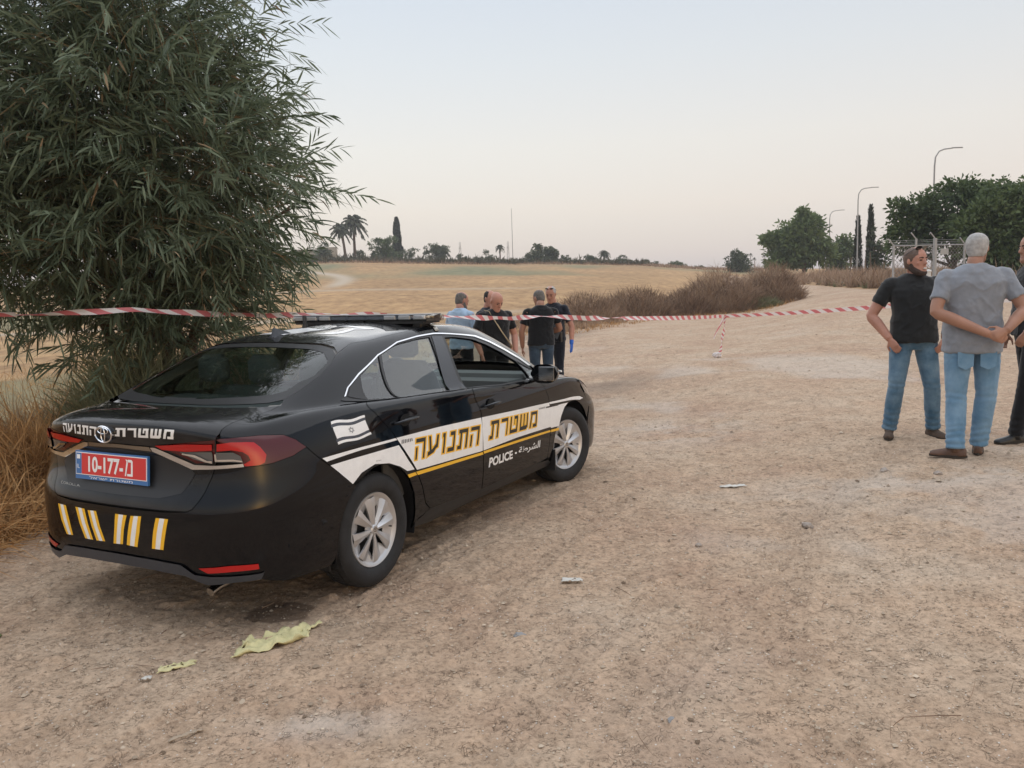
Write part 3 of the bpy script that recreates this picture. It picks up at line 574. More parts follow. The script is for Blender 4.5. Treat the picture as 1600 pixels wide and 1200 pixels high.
across('front_bumper', [(18,5.75),(16.5,5.72),(16.55,5.15),(15.2,4.6),(14,4.78)]+[xzuv(3.08,.585), xzuv(3.045,.49)]+[(arf[-1] if arf[-1][0]>13 else arf[0]),(14.6,.2),(18,.2)], M_paint, c='front', inset=G)
grille = across('grille', [(18,4.5),(16.9,4.4),(16.4,2.2),(16.8,1.1),(18,1.0)], M_blackp, c='front', off=.003)
gl = MB()
for z in np.linspace(.26,.5,6): gl.box((3.635,0,z),(.02,.9-abs(z-.38)*.8,.012))
gl.build('grille_slat', M_greyp, grille)
bumpr = [(0,1.6),(1.4,1.5),(1.9,1.2),(2.6,1.25),(3.3,1.25),(4,.95),(5.0,.8)]+arr[:i0-1:-1]+[A_['bgap'][2],A_['bgap'][1],A_['bgap'][0],tl[9],tl[10],tl[11],tl[12]]+lg[5:10]+[(1.0,3.55),(0,3.53)]
bumper = across('rear_bumper', bumpr, M_paint, inset=G)
# lower black trim with its two raised corners
tr = [(0,1.0),(1.3,1.0)]; t_ = A_['trim_low']
tp = [q for q in t_ if q[0]>-.5 and q[0]<9]
trim_h = [(0,1.86),(.75,1.84),t_[2],t_[3],t_[4],t_[5],t_[6],t_[7],t_[8],t_[9],(1.4,1.44),(.7,1.52),(0,1.54)]
across('bumper_trim', trim_h, M_greyp, off=.010, skirt=.02, inset=0)
both('reflector', A_['reflector'], M_red, off=.006, skirt=.008)
# --- rear lamps
for s in (False, True):
    lampo = panel('taillight', [tl[3],tl[4],tl[5],tl[6],tl[7],tl[8],tl[9],tl[10],tl[11],tl[12],lg[4]], M_dred, car, off=.001, skirt=.02, mirror=s, bulge=.012)
    lampi = panel('lid_light', [tl[0],tl[1],tl[2],(lg[3][0]-.04,lg[3][1]-.05),(lg[4][0]-.04,lg[4][1]),(lg[5][0]-.03,5.7),tl[14],tl[15],tl[16]], M_dred, lidp, off=.001, skirt=.02, mirror=s, bulge=.006)
    LD = U['tl_red']; 
    panel('light_strip', LD[0], M_red, lampi, off=.0085, skirt=.004, mirror=s)
    panel('light_strip', LD[1], M_red, lampo, off=.0145, skirt=.004, mirror=s)
    panel('reverse_lamp', LD[2], M_clear, lampi, off=.009, skirt=.003, mirror=s)
    panel('reverse_lamp', LD[3], M_clear, lampo, off=.0145, skirt=.003, mirror=s)
    for q in (4,5): panel('lamp_bezel', LD[q], M_chrome, lampi if q==4 else lampo, off=.0155, skirt=.002, mirror=s)
    panel('chrome_strip', U['tl_chrome'], M_chrome, lidp, off=.006, skirt=.01, mirror=s, bulge=.008)
    panel('chrome_strip', [(-a,b) for a,b in U['bar_r']], M_dchrome, lidp, off=.006, skirt=.012, mirror=s, bulge=.006)
# recessed look below the bar: the plate panel
across('plate_recess', [(0,5.95),(1.3,5.75),(1.62,5.35),(1.35,4.6),(.9,4.25),(0,4.2)], M_blackp, off=.0015, skirt=0)
# --- glasshouse, both sides
for s in (False, True):
    k = dict(mirror=s)
    inn = [(.55*a[0]+.45*b_[0],.55*a[1]+.45*b_[1]) for a,b_ in zip(dt,U['dlo_top_in'])]; loop = inn+be[::-1]
    fr = panel('window_frame', loop, M_blackp, car, off=-.002, skirt=.02, holes=[U['pane_q'],U['pane_r'],U['open_f'],U['tri_f']], **k)
    panel('chrome_strip', dt+inn[::-1], M_chrome, fr, off=.003, skirt=.008, step=.02, **k)
    panel('belt_moulding', be+[(a,b-.16) for a,b in be[::-1]], M_blackp, fr, off=.004, skirt=.008, step=.02, **k)
    panel('pillar_trim', U['pillar'], M_greyp, fr, off=.001, skirt=.004, **k)
    panel('quarter_trim', U['quarter_trim'], M_blackp, fr, off=.001, skirt=.004, **k)
    panel('window_pane', U['pane_q'], M_glass, fr, off=-.008, skirt=0, **k)
    panel('window_pane', U['pane_r'], M_glass, fr, off=-.008, skirt=0, **k)
    panel('window_pane', U['tri_f'], M_glass, fr, off=-.008, skirt=0, **k)
    if s: panel('window_pane', U['open_f'], M_glass, fr, off=-.008, skirt=0, **k)
# --- inner shell: dark inside of the skin, open at glass and wheels
uu = np.arange(0,18.01,.1); vv = np.arange(.4,14.01,.1); UU_,VV_ = np.meshgrid(uu,vv,indexing='ij'); p,n = SF.ev(UU_,VV_); p = p-n*.022
F = []; S2 = np.array([SU,SV])
cu = (UU_[:-1,:-1]+.05); cv = (VV_[:-1,:-1]+.05); cc = np.column_stack([cu.ravel(),cv.ravel()])*S2; pc = p[:-1,:-1].reshape(-1,3)
bad = np.zeros(len(cc),bool)
full_dlo = np.array(dt+be[::-1])*S2
bad |= inpoly(cc, full_dlo)|(dpoly(cc,full_dlo)<.012)
bad |= inpoly(cc, np.array(ol)*S2)|((cc[:,0]<.3)&(cc[:,1]>8.8*SV)&(cc[:,1]<10.6*SV))
bad |= inpoly(cc, np.array([(18,10.9),(13.2,10.9),(13.2,10.3),(12.9,9.2),(18,9.1)])*S2)
bad |= (cc[:,0]<4.5*SU)&(cc[:,1]<1.7*SV)
for cx in (.015,2.71): bad |= (pc[:,0]-cx)**2+(pc[:,2]-.325)**2 < .372**2
nu_,nv_ = UU_.shape; idx = np.arange(nu_*nv_).reshape(nu_,nv_); q = np.stack([idx[:-1,:-1],idx[1:,:-1],idx[1:,1:],idx[:-1,1:]],-1).reshape(-1,4)[~bad]
P = p.reshape(-1,3)
Pall = np.concatenate([P*[1,-1,1], P]); Fall = np.concatenate([q, q[:,::-1]+len(P)])
hi = (cc[:,1]>8.6*SV)[~bad]; Fh = np.concatenate([q[hi], q[hi][:, ::-1]+len(P)]); Fl = np.concatenate([q[~hi], q[~hi][:, ::-1]+len(P)])
inner = obj('inner_body', Pall, np.ascontiguousarray(Fl), M_seam, car); M_liner = mat('headliner', (.42,.41,.39), .9); liner = obj('headliner', Pall, np.ascontiguousarray(Fh), M_liner, car)
# --- wheel housings and underbody
for cx in (.015,2.71):
    for s in (-1,1):
        wh = MB(); V = []; n = 20
        for k in range(n+1):
            a = R(-20+220*k/n); V += [(cx+.372*math.cos(a), s*.858, .325+.372*math.sin(a)), (cx+.372*math.cos(a), s*.56, .325+.372*math.sin(a))]
        wh.add(V, [(2*k,2*k+1,2*k+3,2*k+2) for k in range(n)]); wh.add([V[2*k+1] for k in range(n+1)]+[(cx,s*.56,.325)], [(k,k+1,n+1) for k in range(n)]); wh.build('wheel_housing', M_blackp, car)
ub = MB(); ub.box((1.35,0,.24),(2.2,1.5,.08)); ub.box((-.52,0,.29),(.5,1.2,.08)); ub.box((3.25,0,.26),(.5,1.3,.08)); ub.box((1.3,0,.2),(3.9,.5,.05)); ub.build('underbody', M_blackp, car)
ex = MB(); ex.tube([(-.70,-.52,.235),(-.84,-.52,.225),(-.885,-.52,.212)],.024,12); ex.build('exhaust_pipe', M_dchrome, car)
for q,d in (((-.365,-.76,.27),(.012,.13,.16)),((-.365,.76,.27),(.012,.13,.16)),((2.36,-.80,.25),(.012,.16,.17))): mf = MB(); mf.box(q,d); mf.build('mud_flap', M_blackp, car)
# --- wheels
def wheel(c, side, steer, spin=0):
    w_ = empty('wheel', c, 0); w_.parent = car; w_.rotation_euler = (0, 0, steer+(math.pi if side>0 else 0))
    # local: outer face towards -y
    ty = MB(); Rt = .3175
    prof = [(.212,-.078),(.222,-.088),(.245,-.096),(.272,-.098),(.293,-.092),(.307,-.081),(.314,-.068)]
    full = prof+[(Rt-.001,-.058),(Rt,-.050),(Rt,-.036),(Rt-.007,-.034),(Rt-.007,-.029),(Rt+.001,-.027),(Rt+.001,-.004),(Rt-.007,-.002),(Rt-.007,.003),(Rt+.001,.005),(Rt+.001,.028),(Rt-.007,.03),(Rt-.007,.035),(Rt,.037),(Rt-.001,.058)]+[(r,-h) for r,h in prof[::-1]]
    ty.lathe(full, 96); t = ty.build('tyre', M_rubber, w_, sharp=30)
    tb = MB()
    for k in range(72):
        a = 2*math.pi*k/72
        for y0,y1,da in ((-.074,-.040,.012),(-.026,.026,-.02),(.040,.074,.012)):
            # raised tread blocks
            w2 = .0095/Rt*1.0; V = []
            for (yy,sh) in ((y0,0),(y1,da)):
                r = Rt+.0035-(.006 if abs(yy)>.07 else 0)
                for aa in (a+sh-w2, a+sh+w2): V += [(r*math.cos(aa),yy,r*math.sin(aa)), ((r-.006)*math.cos(aa),yy,(r-.006)*math.sin(aa))]
            tb.add(V, [(0,4,6,2),(1,0,2,3),(0,1,5,4),(2,6,7,3),(4,5,7,6)])
    tb.build('tread', M_rubber, t, smooth=False)
    rim = MB(); rim.lathe([(.214,-.08),(.208,-.07),(.20,-.02),(.19,.06),(.2,.08)],48); rim.lathe([(.0,-.02),(.13,-.015),(.2,-.02)],32); rim.build('rim', mat('steel_rim',(.02,.02,.022),.5) if 'steel_rim' not in bpy.data.materials else bpy.data.materials['steel_rim'], w_)
    hc = MB(); hc.lathe([(.176,-.060),(.180,-.066),(.190,-.072),(.201,-.078),(.206,-.0795),(.209,-.074),(.209,-.060)],72)
    hc.lathe([(.176,-.060),(.168,-.035)],72)
    hc.lathe([(.030,-.070),(.060,-.056)],40)
    hc.lathe([(.0,-.083),(.022,-.083),(.026,-.081),(.030,-.077),(.034,-.060)],32)
    for k in range(8):
        a0 = 2*math.pi*(k+spin)/8
        for (aw_in,aw_out) in ((.30,.25),):
            V = []; rs = [.024,.05,.09,.13,.16,.182]; hs = [-.079,-.080,-.081,-.080,-.078,-.074]; ws = [.012,.015,.022,.030,.037,.043]
            for r,h,ww in zip(rs,hs,ws):
                for tt,dh in ((-1,.012),(-.96,.002),(-.1,-.001),(.35,.006),(1,.0125),(1,.024)):
                    x = r; y = ww*tt; V.append((x*math.cos(a0)-y*math.sin(a0), h+dh, x*math.sin(a0)+y*math.cos(a0)))
            hc.add(V, [(i*6+j,i*6+j+1,(i+1)*6+j+1,(i+1)*6+j) for i in range(5) for j in range(5)])
    for k in range(8):   # web ring pieces between spokes near the rim
        a0 = 2*math.pi*(k+spin+.5)/8; V = []
        for r,h in ((.118,-.046),(.135,-.053),(.160,-.060),(.180,-.066)):
            for tt in (-1,-.5,0,.5,1):
                aa = a0+tt*(.21 if r>.15 else .17 if r>.13 else .10); V.append((r*math.cos(aa), h, r*math.sin(aa)))
        hc.add(V, [(i*5+j,i*5+j+1,(i+1)*5+j+1,(i+1)*5+j) for i in range(3) for j in range(4)])
    cap_ = hc.build('hubcap', M_silver, w_, sharp=25)
    em = MB()
    def ell(cx,cz,a,b,th,y=-.0848,n=28):
        V = []
        for k in range(n):
            c_,s_ = math.cos(2*math.pi*k/n),math.sin(2*math.pi*k/n); V += [(cx+a*c_,y,cz+b*s_),(cx+(a-th)*c_,y,cz+(b-th)*s_)]
        em.add(V,[(2*k,2*k+1,(2*k+3)%(2*n),(2*k+2)%(2*n)) for k in range(n)])
    ell(0,0,.018,.0125,.0025); ell(0,.005,.011,.005,.002); ell(0,0,.0045,.0115,.002)
    em.build('emblem', M_dchrome, cap_, smooth=False)
    vt = MB(); vt.tube([(.15,-.066,-.02),(.15,-.085,-.02)],.004,6); vt.build('valve', M_blackp, w_)
    return w_
STEER = -R(16)
wheel((0,-.768,.3175),-1,0,.15); wheel((0,.768,.3175),1,0); wheel((2.70,-.765,.3175),-1,STEER,.4); wheel((2.70,.765,.3175),1,STEER)
# ---------------------------------------------------------------- lettering and marks
def rc(x0,y0,x1,y1): return [(x0,y0),(x1,y0),(x1,y1),(x0,y1)]
GL = {  # block letters in a unit box (x to the right, y up)
 'he': [rc(.0,.76,1,1), rc(.74,0,1,1), [(.02,0),(.28,0),(.28,.60),(.02,.60)]],
 'tav':[rc(.06,.76,1,1), rc(.74,0,1,1), rc(.2,.1,.46,.9), rc(0,0,.46,.22)],
 'resh':[rc(.0,.76,1,1), [(.74,0),(1,0),(1,1),(.74,1)]],
 'vav':[rc(.2,.76,1,1), rc(.4,0,1,1)],
 'nun':[rc(.25,.76,1,1), rc(.66,0,1,1), rc(0,0,1,.24)],
 'tet':[rc(0,0,.26,1), rc(0,0,1,.24), rc(.74,0,1,1), rc(.46,.76,1,1), rc(.46,.45,.62,1)],
 'shin':[rc(0,.1,.24,1), rc(.39,.2,.61,1), rc(.76,.1,1,1), [(0,0),(.85,0),(1,.2),(1,.3),(0,.26)]],
 'mem':[rc(.74,0,1,1), rc(.4,.76,1,1), rc(.42,0,1,.24), [(0,0),(.24,0),(.42,1),(.16,1)], rc(.10,.76,.5,1)],
 'ayin':[[(.66,.3),(.96,.36),(1,1),(.74,1)], [(.0,1),(.27,1),(.42,.3),(.17,.2)], [(0,0),(.62,.16),(.97,.5),(.72,.58),(.4,.36),(0,.26)]]}
WORD1 = [('he',1),('ayin',1.05),('vav',.42),('nun',.72),('tav',1.05),('he',1)]
WORD2 = [('tav',1.1),('resh',.9),('tet',1.05),('shin',1.15),('mem',1.15)]
def word_polys(word, gap=.16, grow=0., shear=.0, asp=3.5):
    tot = sum(w_ for _,w_ in word)+gap*(len(word)-1); x = 0; out = []
    for g,w_ in word:
        for p in GL[g]:
            q = np.array([((x+a*w_)/tot, b) for a,b in p])
            if grow:
                c = np.array([asp,1.]); qq = inset_loop(q*c, -grow); q = qq/c
            if shear: q = q+np.column_stack([shear*(q[:,1]-.5), 0*q[:,1]])
            out.append(q)
        x += w_+gap
    return out
def quadmap(q, polys):          # quad TL,TR,BR,BL in surface coordinates
    TL,TR,BR,BL = [np.array(a,float) for a in q]; o = []
    for p in polys:
        a = p[:,0:1]; b = p[:,1:2]; r = (BL*(1-a)+BR*a)*(1-b)+(TL*(1-a)+TR*a)*b
        o.append(r)
    return o
def decal(name, polys, m, parent, off, step=.05, **k): return panel(name, None, m, parent, off=off, skirt=0, step=step, union=polys, **k)
qp = bpy.data.objects['quarter_panel']; rdo, fdo = rdoor[0], fdoor[0]; ffo = bpy.data.objects['front_fender']
for nm,par in (('w_quarter',qp),('w_thin',qp),('w_rdoor',rdo),('w_fdoor',fdo),('w_fender',ffo),('w_fthin',ffo)):
    decal('white_stripe', [U[nm]], M_white, par, .0008)
for nm,par in (('y_q',qp),('y_r',rdo),('y_f',fdo),('y_n',ffo)): decal('yellow_stripe', [U[nm]], M_yellow, par, .0010)
decal('dark_line', [U['dark_f']], M_ink, fdo, .0016)
def ticks(q, n, par):
    decal('tick_mark', quadmap(q, [np.array(rc(i/n+.25/n,0,i/n+.75/n,1)) for i in range(n)]), M_ink, par, .0016)
ticks(U['ticks1'],7,rdo); ticks(U['ticks2'],8,fdo)
for q,wd,par,n in ((U['word1'],WORD1,rdo,3.3),(U['word2'],WORD2,fdo,3.0)):
    decal('lettering_outline', quadmap(q, word_polys(wd, .2, .035, .02, n)), M_yellow, par, .0014)
    decal('lettering', quadmap(q, word_polys(wd, .2, -.028, .02, n)), M_ink, par, .0019)
for q,wd in ((U['lettersL'],WORD1),(U['lettersR'],WORD2)):
    decal('lettering', quadmap(q, word_polys(wd, .2, 0., 0.)), M_white, lidp, .0012)
def text_polys(txt, thick=0., res=3):
    cu_ = bpy.data.curves.new('t','FONT'); cu_.body = txt; cu_.resolution_u = res; cu_.offset = thick
    o = bpy.data.objects.new('t', cu_); COL.objects.link(o); dg = bpy.context.evaluated_depsgraph_get(); me = o.evaluated_get(dg).to_mesh()
    v = np.array([tuple(a.co)[:2] for a in me.vertices]); f = [tuple(p.vertices) for p in me.polygons]
    o.evaluated_get(dg).to_mesh_clear(); bpy.data.objects.remove(o); bpy.data.curves.remove(cu_)
    if len(v)==0: return np.zeros((0,2)), []
    lo,hi = v.min(0),v.max(0); return (v-lo)/(hi-lo), f
def text_decal(name, txt, q, m, parent, off, thick=0.):
    v,f = text_polys(txt, thick)
    if not f: return
    TL,TR,BR,BL = [np.array(a,float) for a in q]; a = v[:,0:1]; b = v[:,1:2]; r = (BL*(1-a)+BR*a)*(1-b)+(TL*(1-a)+TR*a)*b
    p,n = SF.ev(r[:,0],r[:,1]); p = (p+n*off)*[1,-1,1]; n = n*[1,-1,1]
    return obj(name, p, f, m, parent, True, normals=n)
text_decal('lettering', 'POLICE', U['police'], M_white, fdo, .0012, .035)
decal('lettering', [np.array(U['dot'])], M_white, fdo, .0012)
text_decal('lettering', '\ufe94\ufec3\ufeae\ufeb8\ufedf\ufe8d', U['arab'], M_white, fdo, .0012, .02)
text_decal('lettering', '3163', U['small'], M_ink, qp, .0016)
text_decal('lettering', 'COROLLA', U['model'], M_dchrome, lidp, .003, .01)
# flag
fl = U['flag']; fp = []
def wave(b0,b1,x0=0,x1=1,n=12):
    t = np.linspace(x0,x1,n+1); wv = .045*np.sin(t*2*math.pi*1.15+.4)
    return np.concatenate([np.column_stack([t,b0+wv]),np.column_stack([t,b1+wv])[::-1]])
decal('flag', quadmap(fl,[wave(.0,.13,.0,1), wave(.27,.75,.02,.98), wave(.88,1.0,0,1)]), M_white, qp, .0010, step=.02)
decal('flag_band', quadmap(fl,[wave(.14,.26,-.02,.98), wave(.76,.87,-.02,1)]), M_slate, qp, .0009, step=.02)
st = []
for s_ in (1,-1):
    tri = [np.array([.5+.085*math.sin(2*math.pi*k/3), .51+s_*.15*math.cos(2*math.pi*k/3)]) for k in range(3)]; c_ = sum(tri)/3
    for k in range(3):
        a,b = tri[k],tri[(k+1)%3]; st.append(np.array([a,b,c_+(b-c_)*.78,c_+(a-c_)*.78]))
decal('flag_star', quadmap(fl,st), M_slate, qp, .0016)
# bumper stripes
for i in range(6):
    q = [np.array(a,float) for a in U['bs%d'%i]]        # TL TR MR BR BL ML
    def bz(t0,t1): 
        T0,T1 = q[0]+(q[1]-q[0])*t0, q[0]+(q[1]-q[0])*t1; M0,M1 = q[5]+(q[2]-q[5])*t0, q[5]+(q[2]-q[5])*t1; B0,B1 = q[4]+(q[3]-q[4])*t0, q[4]+(q[3]-q[4])*t1
        return np.array([T0,T1,M1,B1,B0,M0])
    bs_ = decal('bumper_stripe', [bz(0,.3),bz(.7,1)], M_yellow, bumper, .0010); decal('stripe_centre', [bz(.3,.7)], M_white, bs_, .0011)
# roof number marks
for k in ('roof1','roof2'): decal('roof_mark', [U[k]], M_white, bpy.data.objects['roof'], .0015, step=.04)
# emblem on the lid
em = MB(); lc,ln = SF.ev(np.array([-.20]),np.array([6.44])); lc = lc[0]*[1,-1,1]
def ell3(cx,cz,a,b,th,d,n=32):
    rings = []
    for k in range(n):
        c_,s_ = math.cos(2*math.pi*k/n),math.sin(2*math.pi*k/n); y0 = lc[1]+cx; z0 = lc[2]+cz; x0 = lc[0]-.012-d
        rings.append([(x0+ox, y0+(a+oy)*c_, z0+(b+oy)*s_) for ox,oy in ((0,0),(-.003,-th/2),(0,-th),(.01,-th),(.01,0))])
    em.add([p for r in rings for p in r],[(k*5+j,k*5+(j+1)%5,((k+1)%n)*5+(j+1)%5,((k+1)%n)*5+j) for k in range(n) for j in range(5)])
ell3(0,0,.064,.044,.008,.004); ell3(0,.018,.040,.018,.006,.005); ell3(0,.0,.017,.038,.006,.006); em.build('emblem', M_chrome, lidp)
# number plate
pc = np.array([-.935, .043, .797]); tilt = R(5)
plate = empty('number_plate', tuple(pc), 0); plate.parent = car; plate.rotation_euler = (0, tilt, 0)
def pl(name, x, y0, z0, y1, z1, m, par, th=.004, bev=.0):
    b = MB(); b.box((x-th/2,(y0+y1)/2,(z0+z1)/2),(th,abs(y1-y0),abs(z1-z0))); return b.build(name, m, par, smooth=False)
W2,H2 = .268,.072
# viewed from behind: left in the picture is +y
pl('plate_frame', 0, -W2,-H2,W2,H2, M_plateblue, plate, .012)
pl('plate_edge', -.012, -W2+.006,-H2+.022,W2-.006,H2-.008, M_white, plate, .002)
pl('plate_field', -.014, -W2+.010,-H2+.026,W2-.052,H2-.012, M_platered, plate, .001)
pl('plate_country_strip', -.014, W2-.050,-H2+.026,W2-.010,H2-.012, M_plateblue, plate, .001)
def ptext(name, txt, y0,z0,y1,z1, x, m, thick=0., polys=None):
    if polys is None:
        v,f = text_polys(txt, thick)
        if not f: return
        V = [(x, y0+(y1-y0)*a, z0+(z1-z0)*b) for a,b in v]; return obj(name, V, f, m, plate, False)
    V = []; F = []
    for p in polys:
        n = len(V); V += [(x-.00005*len(F), y0+(y1-y0)*a, z0+(z1-z0)*b) for a,b in p]; F.append(tuple(range(n,n+len(p))))
    return obj(name, V, F, m, plate, False)
ptext('plate_number','10-177-', .165,-.034, -.095,.048, -.0155, M_white, .03)
ptext('plate_letter','', -.108,-.034,-.165,.048, -.0155, M_white, polys=[np.array(p) for p in ([(.78,0),(1,0),(1,.9),(.86,1),(.4,1),(.4,.84),(.78,.84)], [(.3,0),(.9,0),(.9,.14),(.3,.14)], [(0,0),(.16,0),(.4,.8),(.24,.95)], [(.1,1),(.3,.8),(.4,.95),(.2,1.0)])])
ptext('plate_text','\u05dc\u05d0\u05e8\u05e9\u05d9 \u05ea\u05e8\u05d8\u05e9\u05de', .16,-.068,-.16,-.054, -.0125, M_white)
ptext('plate_country','IL', .252,-.018,.232,.002, -.0155, M_white)
pl('plate_flag', -.015, .228,.030,.252,.052, M_white, plate, .0006)
# ---------------------------------------------------------------- outside fittings
def sp(u,v,off=0):
    p,n = SF.ev(np.array([u*1.]),np.array([v*1.])); p = p[0]+n[0]*off; return Vector((p[0],-p[1],p[2])), Vector((n[0][0],-n[0][1],n[0][2]))
for (par,pts) in ((rdo,U['h_r']),(fdo,U['h_f'])):
    a,na = sp(*pts[0]); b,nb = sp(*pts[2])
    if par is rdo: x0,x1,z0 = .20,.42,.885
    else: x0,x1,z0 = 1.24,1.45,.84
    for s in (-1,1):
        par_ = par if s<0 else (rdoor[1] if par is rdo else fdoor[1])
        y = s*.868
        hb_ = MB(); hb_.tube([(x0,y-.0*s,z0-.004),(x0+.02,y+s*.022,z0),(x0+.07,y+s*.034,z0+.006),(x1-.05,y+s*.034,z0+.008),(x1-.015,y+s*.022,z0+.006),(x1,y-s*.004,z0+.002)],[.010,.014,.016,.016,.014,.010],10,flat=.7); hb_.build('door_handle', M_paint, par_)
        cup = MB(); cx_ = (x0+x1)/2; rings = []
        for r in (1,.8,.45): rings.append([(cx_+.055*r*math.cos(t),y+s*(.003-.0*(1-r)),z0+.002+.036*r*math.sin(t)) for t in np.linspace(0,2*math.pi,17)[:-1]])
        cup.loft(rings, cap=False); cup.add(rings[-1],[tuple(range(16))]); cup.build('handle_recess', M_seam, par_)
# mirrors
for s in (-1,1):
    mp_ = empty('side_mirror', (0,0,0)); mp_.parent = car
    c = Vector((2.02,s*.975,.985)); rings = []
    for t in np.linspace(-1,1,9):
        yy = c.y+s*t*.105; k = math.sqrt(max(0,1-abs(t)**3.2)); k = max(k,.12); x0 = c.x-.035+.01*t
        rings.append([(x0+(.0 if ang_c<0 else .14*k)*ang_c*(1-.15*t) - (.0), yy, c.z+.072*k*ang_s-.012*t*s*0) for ang_c,ang_s in ((math.cos(a),math.sin(a)) for a in np.linspace(0,2*math.pi,21)[:-1])])
    b = MB(); b.loft(rings); b.build('mirror_housing', M_paint, mp_)
    b = MB(); b.box((c.x-.037,c.y,c.z),(.004,.165,.105),bev=.001); b.build('mirror_glass', M_chrome, mp_)
    b = MB(); b.tube([(c.x+.03,s*.83,.925),(c.x+.03,s*.87,.93),(c.x+.02,s*.93,.945)],[.035,.028,.03],10,flat=.6); b.build('mirror_foot', M_blackp, mp_)
    b = MB(); b.tube([(c.x+.085,c.y-s*.02,c.z+.012),(c.x+.09,c.y+s*.05,c.z+.012),(c.x+.06,c.y+s*.1,c.z+.012)],.008,6); b.build('turn_signal', M_white, mp_)
# shark fin, stub aerial
p0,_ = sp(.02,11.0); p1,_ = sp(.02,12.2)
fb = MB(); zb = p0.z
xs = np.linspace(0,.17,8); rings = []
for x in xs:
    t = x/.17; h = .062*(1-t)**.9 if t>.12 else .058*(t/.12)**.5; ww = .028*(1-t*.75); bx = .24+x; pz,_ = SF.ev(np.array([.3]),np.array([11.3])); zz = 1.372+x*.09
    rings.append([(bx,.05-ww,zz-.006),(bx,.05-ww*.7,zz+h*.3),(bx,.05-.006,zz+h*.95),(bx,.05,zz+h),(bx,.05+.006,zz+h*.95),(bx,.05+ww*.7,zz+h*.3),(bx,.05+ww,zz-.006)])
fb.loft(rings); fb.build('shark_fin', M_greyp, car)
ab = MB(); ab.lathe([(0,.0),(.019,.0),(.019,.018),(.014,.02)],16,'z',(.69,.17,1.405)); ab.lathe([(.014,.02),(.0145,.07),(.012,.082),(0,.084)],16,'z',(.69,.17,1.405)); ab.build('aerial', M_blackp, car)
# light bar across the roof
lb = empty('light_bar', (0,0,0)); lb.parent = car
BX, BZ, BH, BL, BD = 1.13, 1.446, .020, .61, .12
def barring(y, k=1., z0=0, z1=1, dx=0):
    d = BD*k; return [(BX-d+dx,y,BZ-BH*.2),(BX-d*.93,y,BZ+BH*.9),(BX-d*.3,y,BZ+BH*1.12),(BX+d*.3,y,BZ+BH*1.12),(BX+d*.93,y,BZ+BH*.9),(BX+d,y,BZ-BH*.2),(BX+d*.9,y,BZ-BH),(BX-d*.9,y,BZ-BH)]
M_barclear = glassmat('bar_lens', (.72,.72,.70), 1.5, .08)
b = MB(); b.loft([barring(-BL,.55),barring(-BL+.035,.9),barring(-BL+.08),barring(BL-.08),barring(BL-.035,.9),barring(BL,.55)]); b.build('bar_lens', M_barclear, lb, sharp=30)
b = MB(); b.box((BX,0,BZ-.012),(BD*1.5,BL*1.86,.022)); b.box((BX,0,BZ-BH-.008),(BD*1.7,BL*1.8,.014)); b.build('bar_base', M_blackp, lb)
b = MB(); b.box((BX,0,BZ+BH*1.14),(BD*1.75,BL*1.84,.006),bev=.002); b.build('bar_lid', M_greyp, lb)
for y in (-.52,-.40,-.28,-.16,.0,.16,.28,.40,.52):
    if abs(y) in (.16,.0): b = MB(); b.box((BX,y,BZ+.006),(BD*1.75,.13,.04)); b.build('bar_housing', M_blackp, lb); continue
    b = MB(); b.box((BX-.100,y,BZ+.006),(.02,.095,.028),bev=.004); b.box((BX+.100,y,BZ+.006),(.02,.095,.028),bev=.004); b.build('lamp_module', M_silver, lb)
for s in (-1,1):
    b = MB(); zt = 1.40; b.box((BX,s*.47,(BZ-BH+zt)/2-.005),(.13,.07,BZ-BH-zt+.05),bev=.01); b.build('bar_foot', M_blackp, lb)
    q = [sp(8.55,12.3,.004)[0], sp(8.6,11.6,.004)[0], sp(8.6,11.2,.004)[0], sp(8.58,10.9,.003)[0]]; q = [Vector((p.x,p.y*(-s),p.z)) for p in q]
    V = []; [V.extend([(p.x-.022,p.y,p.z),(p.x+.022,p.y,p.z)]) for p in q]; o = obj('bar_strap', V, [(2*i,2*i+1,2*i+3,2*i+2) for i in range(3)], M_dchrome, lb); 
    sm = o.modifiers.new('s','SOLIDIFY'); sm.thickness = .004
# ---------------------------------------------------------------- cabin
cb = MB(); cb.box((1.1,0,.36),(3.3,1.45,.06)); cb.build('cabin_floor', M_cabin, car)
cb = MB(); cb.box((-.28,0,1.02),(.62,1.20,.03)); cb.build('parcel_shelf', M_cabin, car)
def seat(x,y,w_,hz,name,tilt=.28):
    s_ = empty(name, (x,y,0)); s_.parent = car
    b = MB(); b.box((.0,0,.55),(.52,w_,.16),bev=.05); b.build('seat_cushion', M_seat, s_)
    rings = []
    for t,ww,dd in ((0,.95,.09),(.25,1,.10),(.6,.97,.10),(.85,.85,.085),(1,.62,.055)):
        cz_ = .58+t*hz; cx_ = -.22-t*hz*tilt; rings.append([(cx_+dd*math.cos(a)*(.7 if math.cos(a)>0 else 1), math.copysign(abs(math.sin(a))**.6,math.sin(a))*w_/2*ww, cz_) for a in np.linspace(0,2*math.pi,17)[:-1]])
    b = MB(); b.loft(rings); b.build('seat_back', M_seat, s_)
    n_ = 1 if w_<.7 else 3
    for i in range(n_):
        yy = 0 if n_==1 else (i-1)*.42; cx_ = -.22-(hz+.12)*tilt; cz_ = .58+hz+.11
        rings = []
        for t,k in ((-1,.7),(-.7,1),(.5,1),(1,.65)):
            rings.append([(cx_+.05*k*math.cos(a), yy+.12*k*math.copysign(abs(math.sin(a))**.6,math.sin(a)), cz_+t*.085) for a in np.linspace(0,2*math.pi,17)[:-1]])
        b = MB(); b.loft(rings); b.build('headrest', M_seat, s_)
